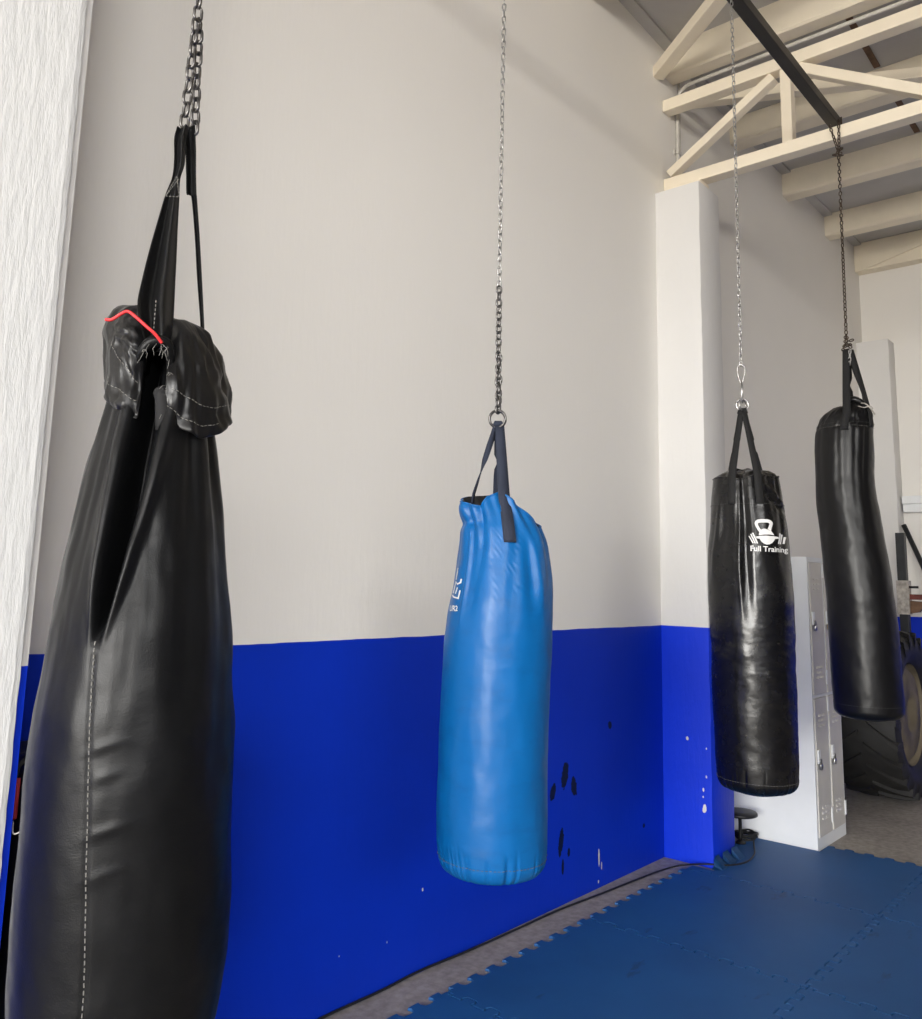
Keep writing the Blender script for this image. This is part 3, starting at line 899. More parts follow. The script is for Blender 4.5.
# loops of webbing folded through the rings
obj('strap_loop', tube([topB + Vector((-0.012, 0, 0.0)), topB + Vector((-0.006, 0, 0.007)), topB + Vector((0.006, 0, 0.007)), topB + Vector((0.013, 0, 0.0))], [0.005, 0.008, 0.008, 0.005], 8), M['navy'], B.root)
# bottom stitched seam
B.stitches([B.S(2*PI*i/200 - PI, 0.8455, 0.0013 - 0.0) for i in range(0, 201)], M['graythread'], L=0.006, gap=0.004, w=0.0011)

def print_poly(bag, polys, name, mat, k=1.0, out=0.0012, cuts=2, label=None):
    """flat print wrapped on the skin; polygons given as (lateral, world z)"""
    bm = bmesh.new()
    for poly in polys:
        vs = [bm.verts.new((p[0], p[1], 0)) for p in poly]
        bm.faces.new(vs)
    bmesh.ops.triangulate(bm, faces=bm.faces[:])
    if cuts: bmesh.ops.subdivide_edges(bm, edges=bm.edges[:], cuts=cuts, use_grid_fill=True)
    for v in bm.verts:
        z = v.co.y
        th = bag.th_of(v.co.x, z, k)
        z = 1.5 + (z-1.5)*(1 - bag.cr(z)[1]*math.cos(th)/bag.dist)
        v.co = bag.S(th, z, out)
    return obj(name, bm, mat, bag.root, False, label)

def stroke(pts, w):
    """polyline to quads"""
    out = []
    for a, b in zip(pts, pts[1:]):
        a, b = Vector((a[0], a[-1])), Vector((b[0], b[-1]))
        d = (b-a).normalized(); n = Vector((-d.y, d.x))*w/2; e = d*w*0.5
        out.append([(a-e+n), (b+e+n), (b+e-n), (a-e-n)])
    return [[(p.x, p.y) for p in q] for q in out]

polys = []
for s_ in ([(-0.0873, -0.0000, 1.5050), (-0.0886, -0.0000, 1.4974), (-0.0965, -0.0000, 1.4934), (-0.1025, -0.0000, 1.4983), (-0.1054, -0.0000, 1.4881), (-0.1083, -0.0000, 1.4716)],
           [(-0.0970, -0.0000, 1.4833), (-0.1008, -0.0000, 1.4705)],
           [(-0.0892, -0.0000, 1.4759), (-0.0928, -0.0000, 1.4573), (-0.1047, -0.0000, 1.4603), (-0.1094, -0.0000, 1.4640)],
           [(-0.0977, -0.0000, 1.5238), (-0.1019, -0.0000, 1.5059)], [(-0.0971, -0.0000, 1.5328), (-0.0981, -0.0000, 1.5276)]):
    polys += stroke(s_, 0.0036)
print_poly(B, polys, 'emblem', M['print'], 1.02, cuts=1, label='white printed outline emblem')

def text_polys(txt, x0, x1, z0, z1, font_off=0.0, slant=0.0, base=False):
    """built-in lettering as polygons stretched into a box"""
    cu = bpy.data.curves.new('t', 'FONT'); cu.body = txt; cu.fill_mode = 'FRONT'; cu.resolution_u = 3; cu.offset = font_off
    o = bpy.data.objects.new('t', cu); COL.objects.link(o)
    bpy.context.view_layer.update()
    me = bpy.data.meshes.new_from_object(o.evaluated_get(bpy.context.evaluated_depsgraph_get()))
    xs = [v.co.x for v in me.vertices]; ys = [v.co.y for v in me.vertices]
    a, b, c, d = min(xs), max(xs), min(ys), max(ys)
    if base: c = -0.01
    out = []
    for p in me.polygons:
        out.append([(x0 + (me.vertices[i].co.x-a)/(b-a)*(x1-x0), z0 + (me.vertices[i].co.y-c)/(d-c)*(z1-z0) + slant*((me.vertices[i].co.x-a)/(b-a))) for i in p.vertices])
    bpy.data.objects.remove(o); bpy.data.curves.remove(cu); bpy.data.meshes.remove(me)
    return out
ta, tb = (-0.1141, -0.0000, 1.4249), (-0.0929, -0.0000, 1.4392)
print_poly(B, text_polys('UR2', ta[0], tb[0], ta[2], tb[2], 0.02), 'lettering', M['print'], 1.02, cuts=0, label='small white lettering')

ch = thing('steel_chain', 'long thin zinc chain above the blue punching bag, joined to a thicker dark chain', 'chain', (1.762, BY, RZ+0.02), rad(-51.980))
lm = link_mesh('thin_link', 0.0262, 0.0135, 0.0016, M['steel'])
def locB(p): return Vector((p[0], p[1], p[2]-RZ-0.02))
p285 = locB((-0.0019, -0.0000, 2.2859))
nlk = lay_links(ch, lm, p285, (0.0, 0.0, BAR_Z-RZ-0.02-0.004), 0.0193, 0.02, 0.25)
ch2 = thing('steel_chain', 'short thick dark chain between the thin chain and the rings of the blue bag', 'chain', (1.762, BY, RZ+0.02), rad(-51.980))
lm = link_mesh('thick_link', 0.027, 0.0185, 0.0029, M['dsteel'])
lay_links(ch2, lm, locB((-0.0003, -0.0030, 1.9411)), p285 + Vector((0, 0, 0.004)), 0.0188, 0.0, 0.2)
lay_links(ch2, lm, locB((0.0018, 0.0100, 1.9491)), locB((0.0010, 0.0040, 2.1005)), 0.0188, 0.3, 0.4, start=1)

# ============ bag C: black bag with the white print
foldC = folds([(1.955, -0.16, 1.30, -0.02, 0.09, 0.16, 0.013, 0), (1.955, -0.75, 1.5, -0.62, 0.12, 0.2, 0.010, 0), (1.955, 0.75, 1.70, 0.85, 0.14, 0.2, 0.012, 0), (1.955, 0.25, 1.6, 0.35, 0.12, 0.2, 0.006, 0),
               (1.93, 1.15, 1.55, 0.9, 0.10, 0.14, 0.010, 0), (1.955, 2.0, 1.6, 2, 0.2, 0.2, 0.012, 0), (1.955, -2.0, 1.6, -2, 0.2, 0.2, 0.012, 0), (1.955, 3.0, 1.6, 3.0, 0.2, 0.2, 0.012, 0)])
wrC = wr(6.0, 7, 1.2, 0.0028)
wrC2 = wr(16.0, 20, 1.8, 0.0017)
def dispC(th, z):
    d = wrC(th, z) + foldC(th, z) + wrC2(th, z)*math.exp(-((z-1.24)/0.16)**2) + crC(th, z)
    # sharp upright crease left of the print
    x = th + 0.20 + 0.02*math.sin(z*9)
    if z > 1.35: d += 0.007*sstep(1.35, 1.6, z)*(math.exp(-(x/0.05)**2) - 1.2*math.exp(-((x-0.17)/0.11)**2))
    # slanting tucks below the right and left corners
    x = (z - 1.90) + (th-0.55)*0.085
    if th > 0.3: d += 0.008*math.exp(-((th-0.95)/0.4)**2)*(math.exp(-(x/0.014)**2) - math.exp(-((x+0.03)/0.016)**2))
    x = th + 0.72 + (1.92-z)*0.9
    if z > 1.5: d += 0.005*sstep(1.5, 1.65, z)*(math.exp(-(x/0.10)**2) - 0.7*math.exp(-((x-0.24)/0.12)**2))
    return d
crC = creases(11, 40, 0.79, 0.06, 0.004)
def ztopC(th):
    return 1.945 - 0.010*math.cos(th) + 0.004*math.sin(2*th + 0.6) + 0.004*math.sin(5*th) - 0.008*math.exp(-((th+0.1)/0.3)**2)
C3 = Bag('punching_bag', 'short black punching bag with a white kettlebell print, in front of the lockers', 3.395, -67.914, 0.722,
         [(0.785,.011,.150),(0.82,.011,.1515),(0.925,.010,.153),(1.074,.008,.156),(1.263,.008,.157),(1.455,.006,.1605),(1.612,.003,.157),(1.731,.004,.147),(1.851,.001,.137),(1.92,.0,.129),(1.97,.0,.122)],
         dispC, nth=300, ztop=ztopC, rows=220)
C3.body(M['gloss'], bottom_round=0.042, top_dip=-0.028, pleat=0.0, dome=0.022)
obj('hem', tube([C3.S(2*PI*i/120 - PI, ztopC(2*PI*i/120 - PI) - 0.002, 0.0) for i in range(120)], 0.0035, 6, closed=True), M['gloss'], C3.root)
ringz = (-0.0042, -0.0000, 2.2437)
mtx = Matrix.Translation(C3.pt((ringz[0], 0, ringz[2]))) @ Matrix.Rotation(0.25, 4, 'Z')
obj('ring', ring_bm(0.0245, 0.0036, mtx), M['steel'], C3.root)
mtx = Matrix.Translation(C3.pt((ringz[0]+0.002, 0, ringz[2]-0.002))) @ Matrix.Rotation(1.0, 4, 'Z')
obj('ring', ring_bm(0.0225, 0.0032, mtx), M['steel'], C3.root)
topC = C3.pt((ringz[0], 0.0, ringz[2]-0.024))
C3.strap('strap', topC + Vector((-0.006, -0.004, 0)), -0.40, 1.940, 1.825, 0.022, 0.030, M['strap'], side=Vector((0.9, -0.4, 0)))
C3.strap('strap', topC + Vector((0.006, -0.004, 0)), 0.36, 1.940, 1.825, 0.022, 0.030, M['strap'], side=Vector((0.9, 0.4, 0)))
C3.strap('strap', topC + Vector((-0.004, 0.004, 0)), -2.65, 1.940, 1.825, 0.022, 0.036, M['strap'], side=Vector((0.9, 0.4, 0)))
C3.strap('strap', topC + Vector((0.004, 0.004, 0)), 2.65, 1.940, 1.825, 0.022, 0.036, M['strap'], side=Vector((0.9, -0.4, 0)))
obj('strap_loop', tube([topC + Vector((-0.015, 0, -0.012)), topC + Vector((-0.010, 0, 0.004)), topC + Vector((0.010, 0, 0.004)), topC + Vector((0.015, 0, -0.012))], [0.007, 0.009, 0.009, 0.007], 8), M['strap'], C3.root)
C3.stitches([C3.S(2*PI*i/200 - PI, 1.827, 0.0014) for i in range(201)], M['graythread'], L=0.006, gap=0.004)
C3.stitches([C3.S(2*PI*i/200 - PI, 0.787, 0.0014) for i in range(201)], M['graythread'], L=0.007, gap=0.004)
# print: kettlebell over a bent barbell, words underneath
def kb(X, Y):
    """artwork units (right, down) to (lateral, height) on the bag"""
    return (KX0 + X*KS, KZ0 - Y*KS)
KX0, KZ0 = (-0.0247, 1.8122)
KS = 0.0002441
pl = []
outer = [(222,225),(232,185),(262,160),(330,150),(410,152),(465,166),(500,200),(502,235),(480,300),(470,345)]
inner = [(272,232),(276,216),(300,208),(340,206),(400,207),(430,210),(445,225),(445,245),(430,285),(415,310)]
ol = [(222,225),(240,280),(268,330),(290,365)]; il = [(272,232),(285,268),(308,312),(325,325)]
hl = [(o, i) for o, i in zip(outer, inner)]
for (a, b), (c, d) in zip(hl, hl[1:]): pl.append([kb(*a), kb(*c), kb(*d), kb(*b)])
hl = [(o, i) for o, i in zip(ol, il)]
for (a, b), (c, d) in zip(hl, hl[1:]): pl.append([kb(*a), kb(*c), kb(*d), kb(*b)])
pl.append([kb(*p) for p in ((290,365),(325,318),(360,306),(400,312),(470,345),(522,415),(440,402),(360,402),(278,415))])
pl.append([kb(*p) for p in ((120,0),)]*0 or [kb(*p) for p in ((232,440),(300,424),(400,420),(500,428),(590,442),(592,470),(528,472),(512,505),(480,540),(440,560),(400,566),(360,552),(320,520),(290,470),(245,465))])
for sh in ([(122,430),(138,421),(196,538),(180,548)], [(149,398),(166,389),(231,542),(214,550)], [(177,380),(198,372),(266,542),(246,552)],
           [(612,380),(645,385),(602,555),(575,552)], [(650,400),(676,405),(640,560),(612,556)], [(686,440),(716,445),(695,555),(668,550)]):
    pl.append([kb(*p) for p in sh])
print_poly(C3, pl, 'emblem', M['print'], 1.05, cuts=3, label='white kettlebell and barbell emblem')
ta, tb = kb(146, 668), kb(744, 582)
print_poly(C3, text_polys('Full Training', ta[0], tb[0], ta[1], tb[1], 0.022, -0.0055, True), 'lettering', M['print'], 1.05, cuts=1, label='white lettering')

ch = thing('steel_chain', 'thin zinc chain with a snap hook above the bag with the white print', 'chain', (3.395, BY, ringz[2]), rad(-67.914))
def locC(p): return Vector((p[0], p[1], p[2]-ringz[2]))
lm = link_mesh('thin_link', 0.0285, 0.0150, 0.0019, M['steel'])
lay_links(ch, lm, locC((-0.0048, -0.0000, 2.4084)), (0.0, 0.0, BAR_Z-ringz[2]-0.004), 0.0212, 0.01, 0.22)
pear = [locC(p) for p in ((-0.0046, -0.0000, 2.4148), (0.0077, -0.0000, 2.4055), (0.0103, -0.0000, 2.3863), (0.0036, -0.0000, 2.3570), (-0.0028, -0.0000, 2.3383), (-0.0082, -0.0000, 2.3386), (-0.0154, -0.0000, 2.3623), (-0.0202, -0.0000, 2.3902), (-0.0158, -0.0000, 2.4090))]
obj('snap_hook', tube(catmull(pear, 4, closed=True), 0.0026, 8, closed=True), M['steel'], ch)
c0 = locC((-0.0039, -0.0000, 2.2983))
mtx = Matrix.Translation(c0) @ Matrix.Rotation(1.45, 4, 'Z')
obj('snap_hook', ring_bm(0.046, 0.0030, mtx, sx=0.42), M['steel'], ch)

# ============ bag D: tall black bag near the back
foldD = folds([(2.40, -0.55, 1.75, -0.55, 0.08, 0.16, 0.0040, 0), (2.40, -0.2, 1.80, -0.2, 0.07, 0.14, 0.0033, 0), (2.40, 0.12, 1.85, 0.05, 0.07, 0.12, 0.0033, 0), (2.40, 0.42, 1.70, 0.25, 0.08, 0.14, 0.0040, 0),
               (2.40, 0.85, 1.70, 0.55, 0.08, 0.10, 0.0066, 0), (2.4, -0.95, 1.8, -0.9, 0.1, 0.15, 0.0026, 0), (2.4, 1.9, 1.8, 1.9, 0.2, 0.2, 0.0040, 0), (2.4, -1.9, 1.8, -1.9, 0.2, 0.2, 0.0040, 0), (2.4, 2.8, 1.8, 2.8, 0.2, 0.2, 0.0040, 0)])
wrD = wr(12.0, 5, 1.2, 0.0035)
def zD(z): return 1.5 + (z-1.5)*KD
KD = 0.977
def dispD(th, z):
    z = 1.5 + (z-1.5)/KD
    d = wrD(th, z)
    if z < 2.36: d += foldD(th, z)
    else: d += 0.008*fbm((math.cos(th)*3+2, math.sin(th)*3, z*14), 3) + foldD(th, 2.36)*0.5
    d -= 0.004*math.exp(-((z-2.365)/0.006)**2)
    return d
def ztopD(th):
    return 2.465 + 0.010*math.sin(3*th+1) + 0.006*math.sin(5*th)
D4 = Bag('punching_bag', 'tall black punching bag farthest away, with pleated top, in front of the tyre', 4.770, -74.237, 0.845,
         [(1.5+(c0-1.5)*0.977, c1*0.977, c2*0.977) for c0, c1, c2 in [(0.905,.008,.166),(0.94,.008,.167),(1.048,.004,.168),(1.250,.001,.167),(1.455,-.006,.1645),(1.663,-.022,.160),(1.874,-.040,.153),(2.036,-.052,.148),(2.253,-.050,.147),(2.365,-.044,.143),(2.41,-.036,.134),(2.45,-.022,.118),(2.485,-.006,.082),(2.51,.0,.055)]],
         dispD, nth=260, ztop=ztopD, rows=240)
D4.body(M['semi'], bottom_round=0.042, top_dip=0.03, pleat=0.0, dome=0.018)
def ringD(z, o=0.0014): return [D4.S(2*PI*i/160 - PI, zD(z), o) for i in range(161)]
D4.stitches(ringD(2.365, 0.004), M['thread'], L=0.007, gap=0.006)
D4.stitches(ringD(2.385, 0.002), M['graythread'], L=0.007, gap=0.006)
D4.stitches(ringD(0.93, 0.0014), M['graythread'], L=0.008, gap=0.006)
tz = (-0.0083, -0.0000, 2.7779)
topD = D4.pt(tz)
D4.strap('strap', topD + Vector((-0.008, -0.01, 0.0)), 0.02, 2.4086, 2.3207, 0.034, 0.040, M['strap'], t=0.004, out=0.005, side=Vector((1, 0, 0)))
D4.strap('strap', topD + Vector((0.012, -0.004, 0.0)), 1.1, 2.4233, 2.3402, 0.034, 0.036, M['strap'], t=0.004, out=0.005, side=Vector((1, 0.3, 0)))
D4.strap('strap', topD + Vector((0.010, 0.010, 0.0)), 2.2, 2.4184, 2.3207, 0.03, 0.036, M['strap'], t=0.004, out=0.005, side=Vector((1, 0, 0)))
D4.strap('strap', topD + Vector((0.0, 0.010, 0.0)), 3.0, 2.4184, 2.3207, 0.03, 0.036, M['strap'], t=0.004, out=0.005, side=Vector((1, 0, 0)))
# strap ends and lace tails on the right shoulder
bm = tube(catmull([D4.pt(p) for p in ((0.0431, -0.0900, 2.4660), (0.0660, -0.1000, 2.4572), (0.0882, -0.0900, 2.4313), (0.1056, -0.0800, 2.4032))], 5), 0.0035, 6)
tube(catmull([D4.pt(p) for p in ((0.0283, -0.0900, 2.4510), (0.0558, -0.1050, 2.4384), (0.0841, -0.1000, 2.4454), (0.0975, -0.0900, 2.4307))], 5), 0.003, 6, bm=bm)
obj('lace', bm, M['rustwhite'], D4.root)
bm = tube(catmull([D4.pt(p) for p in ((-0.0131, -0.0500, 2.4885), (0.0111, -0.0600, 2.4928), (0.0389, -0.0550, 2.4786), (0.0659, -0.0400, 2.4477))], 5), [0.018]*16, 8)
obj('rolled_hem', bm, M['semi'], D4.root)

ch = thing('steel_chain', 'dark rusty chain knotted over the bar end, above the tall far bag', 'chain', (4.770, -1.086, tz[2]), rad(-74.282))
def locD(p): return Vector((p[0], p[1], p[2]-tz[2]))
lm = link_mesh('dark_link', 0.029, 0.019, 0.0031, M['rsteel'])
top_ = locD((-0.0046, -0.0000, 3.9154)); bot_ = locD((-0.0113, -0.0000, 2.8225))
lay_links(ch, lm, bot_, top_, 0.0215, 0.02, 0.2)
# two strands up to the bar end, wrapped over it
lay_links(ch, lm, top_, locD((-0.0436, -0.0000, 4.0859)), 0.0215, 0.0, 0.3)
lay_links(ch, lm, top_ + Vector((0.004, 0, 0.01)), locD((0.0032, -0.0000, 4.0999)), 0.0215, 0.0, 0.3)
lay_links(ch, lm, locD((0.0032, -0.0000, 4.0999)), locD((-0.0086, 0.0300, 4.1425)), 0.0215, 0.0, 0.3)
rk = random.Random(5)
for (px, pz, n_) in ((0.0, 0.0, 7),):
    for k in range(n_):
        a = top_ + Vector((rk.uniform(-.018, .018), rk.uniform(-.012, .012), rk.uniform(-.03, .02)))
        lay_links(ch, lm, a, a + Vector((rk.uniform(-.02,.02), rk.uniform(-.01,.01), rk.uniform(-.006,.02))), 0.03, 0, 1.0, rng=rk)
for k in range(12):
    a = bot_ + Vector((rk.uniform(-.022, .022), rk.uniform(-.015, .015), rk.uniform(-.05, .02)))
    lay_links(ch, lm, a, a + Vector((rk.uniform(-.02,.02), rk.uniform(-.01,.01), rk.uniform(-.01,.01))), 0.03, 0, 1.0, rng=rk)
lms = link_mesh('short_link', 0.028, 0.017, 0.0026, M['steel'])
lay_links(ch, lms, locD((0.0038, -0.0300, 2.7690)), locD((-0.0022, -0.0300, 2.6873)), 0.021, 0, 0.2)

# ------------------------------------------------------------------ floor mats
XS = [1.634, 2.617, 3.60, 4.584, 5.562]
YS = [-0.191, -1.157, -2.122]
MT = 0.010
def teeth(p0, p1, n=9, amp=0.017, flat=False):
    """dovetail edge from p0 to p1 (without the end point)"""
    p0, p1 = Vector((*p0, 0)), Vector((*p1, 0))
    d = p1 - p0; L = d.length; d /= L; nrm = Vector((-d.y, d.x, 0))
    out = []
    per = L/n
    for k in range(n):
        for (u, s) in ((0.02, -1), (0.46, -1), (0.40, 0), (0.46, 1), (0.54, 1), (0.98, 1), (1.04, 0), (0.98, -1)):
            pass
        base = p0 + d*(per*k)
        if k == 0: out.append(p0.copy())
        out += [base + d*per*0.27 , base + d*per*0.22 + nrm*amp, base + d*per*0.30 + nrm*amp*1.12, base + d*per*0.70 + nrm*amp*1.12, base + d*per*0.78 + nrm*amp, base + d*per*0.73]
        if k < n-1:
            out += [base + d*per*0.80 - nrm*amp*0.9, base + d*per*0.88 - nrm*amp, base + d*per*1.12 - nrm*amp, base + d*per*1.20 - nrm*amp*0.9]
    return [(p.x, p.y) for p in out]
def hedge(i, j): return teeth((XS[i], YS[j]), (XS[i+1], YS[j]))
def vedge(i, j): return teeth((XS[i], YS[j+1]), (XS[i], YS[j]))
def offset_poly(P, d):
    n = len(P)
    area = sum(P[i][0]*P[(i+1) % n][1] - P[(i+1) % n][0]*P[i][1] for i in range(n))
    sg = 1 if area > 0 else -1
    out = []
    for i in range(n):
        a, b, c = Vector(P[i-1]), Vector(P[i]), Vector(P[(i+1) % n])
        e1 = (b-a).normalized(); e2 = (c-b).normalized()
        n1 = Vector((-e1.y, e1.x))*sg; n2 = Vector((-e2.y, e2.x))*sg
        m = n1 + n2
        l = max(0.4, m.length)
        m = m.normalized()*(d*min(2.0, 2/l)) if m.length > 1e-6 else n1*d
        out.append((b.x+m.x, b.y+m.y))
    return out
def mat_bm(poly):
    P = offset_poly(poly, 0.0023)
    Q = offset_poly(poly, 0.0031)
    n = len(P)
    bm = bmesh.new()
    A_ = [bm.verts.new((x, y, 0.0006)) for x, y in P]
    B_ = [bm.verts.new((x, y, MT-0.003)) for x, y in P]
    C_ = [bm.verts.new((x, y, MT)) for x, y in Q]
    for R1, R2 in ((A_, B_), (B_, C_)):
        for i in range(n): bm.faces.new((R1[i], R1[(i+1) % n], R2[(i+1) % n], R2[i]))
    for R_ in (A_, C_):
        for tri in tessellate_polygon([[v.co.copy() for v in R_]]):
            try: bm.faces.new([R_[k] for k in tri])
            except ValueError: pass
    return bm
labels = {(0,0): 'blue foam puzzle mat cut by the bottom edge, along concrete under the blue bag',
          (1,0): 'blue foam puzzle mat with toothed edge on the concrete strip, right of the blue bag',
          (2,0): 'blue foam puzzle mat in front of the painted pillar foot, beside the concrete strip end',
          (3,0): 'blue foam puzzle mat in front of the lockers, turned up against the pillar',
          (1,1): 'blue foam puzzle mat in the bottom right corner of the photo',
          (2,1): 'blue foam puzzle mat with dark scuffs at the right edge of the photo',
          (3,1): 'blue foam puzzle mat at the right edge, beside the bare concrete floor'}
for (i, j), lab in labels.items():
    top = [tuple(p) for p in hedge(i, j)]
    bot = hedge(i, j+1); lef = vedge(i, j); rig = vedge(i+1, j)
    if (i, j) == (3, 0):
        # cut round the pillar and the lockers
        top = [(4.584, -0.191), (4.64, -0.191), (4.64, -0.312), (5.01, -0.312), (5.01, -0.191), (5.10, -0.191)] + [(5.10+0.1*k, -0.191) for k in range(1, 3)] + [(5.415, -0.191), (5.415, -0.607)]
        rig = [p for p in rig if p[1] < -0.625]
        rig = rig + [(5.562, -0.607)]
    else:
        top = top + [(XS[i+1], YS[j])]
        rig = rig
    if (i, j) == (3, 0):
        poly = bot + rig + top[::-1] + lef[::-1][:-1]
    else:
        poly = bot + rig + top[::-1] + lef[::-1][:-1]
    # drop duplicates
    P = []
    for p in poly:
        if not P or (Vector(p)-Vector(P[-1])).length > 0.001: P.append(p)
    if (Vector(P[0])-Vector(P[-1])).length < 0.001: P.pop()
    if (i, j) == (3, 0):
        t = thing('floor_mat', lab, 'mat', (0, 0, 0), 0, 'blue interlocking floor mats')
        obj('mat_sheet', mat_bm(P), M['mat'], t, False)
        # toothed edge bent up the side of the pillar
        bm = bmesh.new()
        n = 150
        def lip(i_, j_):
            u = i_/n; x = 4.645 + 0.352*u
            ph = (u*3.05) % 1.0
            hi = 0.068 if 0.25 < ph < 0.85 else 0.036
            hi = hi*(0.35 + 0.65*sstep(0.0, 0.16, u)) 
            a = j_/6
            return Vector((x, -0.350 + 0.050*sstep(0, 1.0, a), MT*0.6 + (hi-MT*0.6)*a))
        bm, V = grid(n+1, 7, lip)
        bmesh.ops.solidify(bm, geom=bm.faces[:], thickness=0.012)
        obj('turned_up_edge', bm, M['mat'], t, False)
    else:
        o = obj('floor_mat', mat_bm(P), M['mat'], None, False)
        tag(o, lab, 'mat', 'blue interlocking floor mats')

# ------------------------------------------------------------------ cable along the wall
pts = [(1.42,-0.03,.008),(1.7,-0.022,.008),(2.18,-0.012,.010),(2.45,-0.014,.009),(2.67,-0.010,.012),(2.95,-0.022,.009),(3.3,-0.030,.009),(3.6,-0.035,.008),(3.9,-0.062,.008),(4.2,-0.085,.008),(4.42,-0.11,.010),(4.55,-0.17,.024),(4.66,-0.25,.024),(4.74,-0.355,.024),(4.86,-0.40,.024),(5.02,-0.38,.023),(5.15,-0.33,.023),(5.245,-0.29,.02),(5.30,-0.265,.022)]
tag(obj('extension_cable', tube(catmull(pts, 10), 0.0046, 8), M['cable']), 'black extension cable lying along the foot of the blue wall', 'cable')
# reel with the loose end of the cable, behind the pillar
t = thing('cable_reel', 'black cable reel with flat round plate and loose coil between pillar and locker', 'reel', (5.232, -0.215, 0))
bm = bmesh.new(); pts = []
for k in range(120):
    a = 2*PI*k/24
    pts.append((0.105 + 0.066*math.cos(a)*(1+0.12*math.sin(k*.7)), 0.01 + 0.062*math.sin(a)*(1+0.1*math.cos(k*.9)), MT + 0.008 + 0.024*(0.5+0.5*math.sin(k*.37)) + 0.0001*k))
obj('coil', tube(catmull(pts, 2), 0.0055, 6), M['cable'], t)
obj('loop', tube(catmull([(-0.08,0.03,.03),(-0.07,.05,.11),(-0.03,.06,.15),(-0.02,.05,.10),(-0.03,0.03,.04)], 6), 0.0055, 6), M['cable'], t)
obj('plate', lathe([(0, 0.168), (0.092, 0.168), (0.101, 0.173), (0.101, 0.183), (0.095, 0.190), (0.05, 0.195), (0, 0.196)], 36), M['plastic'], t)
obj('stem', lathe([(0, 0.03), (0.012, 0.03), (0.010, 0.05), (0.010, 0.155), (0.02, 0.1679), (0, 0.1679)], 16), M['plastic'], t)
obj('foot', lathe([(0, MT+0.0005), (0.03, MT+0.0005), (0.03, MT+0.006), (0.012, 0.03), (0, 0.03)], 28), M['plastic'], t)

# ------------------------------------------------------------------ lockers
LX0, LX1, LY0, LY1, LH = 5.424, 5.943, -0.595, -0.012, 1.70
t = thing('locker', 'tall white metal locker with four grey doors beyond the pillar', 'locker', (LX0, LY0, 0))
W_, Dp = LX1-LX0, LY1-LY0
bm = bmesh.new()
add_box(bm, 0, 0.006, 0.004, Dp, 0, LH); add_box(bm, W_-0.006, W_, 0.004, Dp, 0, LH); add_box(bm, 0.0061, W_-0.0061, Dp-0.006, Dp, 0, LH)
add_box(bm, 0.0061, W_-0.0061, 0.004, Dp-0.0061, LH-0.006, LH); add_box(bm, 0.0061, W_-0.0061, 0.012, Dp-0.0061, 0.06, 0.066)
obj('carcass', bm, M['lockerw'], t, False)
bm = bmesh.new()
xm = W_/2
add_box(bm, 0, 0.022, -0.002, 0.004, 0, LH); add_box(bm, W_-0.022, W_, -0.002, 0.004, 0, LH); add_box(bm, xm-0.014, xm+0.014, -0.002, 0.004, 0.07, LH-0.03)
add_box(bm, 0.0221, W_-0.0221, -0.002, 0.004, 0, 0.07); add_box(bm, 0.0221, W_-0.0221, -0.002, 0.004, LH-0.03, LH)
add_box(bm, 0.0221, xm-0.0141, -0.002, 0.004, 0.86, 0.876); add_box(bm, xm+0.0141, W_-0.0221, -0.002, 0.004, 0.86, 0.876)
obj('face_frame', bm, M['lockerw'], t, False)
def padlock(parent, x, z, mat, tilt):
    b = box(-0.017, 0.017, -0.018, -0.004, -0.045, -0.010, 0.004)
    bmesh.ops.transform(b, matrix=Matrix.Translation((x, -0.010, z)) @ Matrix.Rotation(tilt, 4, 'Y'), verts=b.verts)
    o = obj('padlock', b, mat, parent)
    sh = tube([Matrix.Translation((x, -0.010, z)) @ Matrix.Rotation(tilt, 4, 'Y') @ Vector(p) for p in ((-0.011,-0.011,-0.012),(-0.011,-0.011,0.008),(-0.006,-0.011,0.016),(0.006,-0.011,0.016),(0.011,-0.011,0.008),(0.011,-0.011,-0.012))], 0.0028, 6)
    obj('shackle', sh, M['steel'], parent)
for ci, (xa, xb) in enumerate(((0.0245, xm-0.0165), (xm+0.0165, W_-0.0245))):
    for ri, (za, zb_) in enumerate(((0.0725, 0.8575), (0.8785, LH-0.0325))):
        d = obj('door', box(xa, xb, -0.008, 0.0035, za, zb_, 0.002), M['lockerd'], t, False)
        for zz in ((za+0.10, za+0.13, za+0.16), (zb_-0.16, zb_-0.13, zb_-0.10)):
            bm = bmesh.new()
            for z in zz:
                for kx in (0.35, 0.62):
                    x = xa + (xb-xa)*kx
                    v = [bm.verts.new(p) for p in ((x-0.022,-0.0081,z-0.006),(x+0.022,-0.0081,z-0.006),(x+0.022,-0.0081,z+0.007),(x-0.022,-0.0081,z+0.007),(x-0.022,-0.016,z-0.006),(x+0.022,-0.016,z-0.006))]
                    for f in ((4,5,2,3),(0,1,5,4),(0,4,3),(1,2,5)): bm.faces.new([v[i] for i in f])
            obj('louvre', bm, M['lockerd'], d, False)
        zl = (1.305, 0.50)[1-ri]
        bm = box(xa+0.004, xa+0.040, -0.018, -0.0081, zl-0.015, zl+0.065, 0.003)
        obj('hasp', bm, M['lockerw'], d, False)
        padlock(d, xa+0.030, zl-0.004, M['brass'] if (ci, ri) == (1, 1) else M['steel'], 0.15*(ci-0.5))
        for z in (za+0.05, zb_-0.09):
            obj('hinge', box(xb-0.004, xb+0.016, -0.014, -0.0082, z, z+0.085), M['lockerw'], d, False)

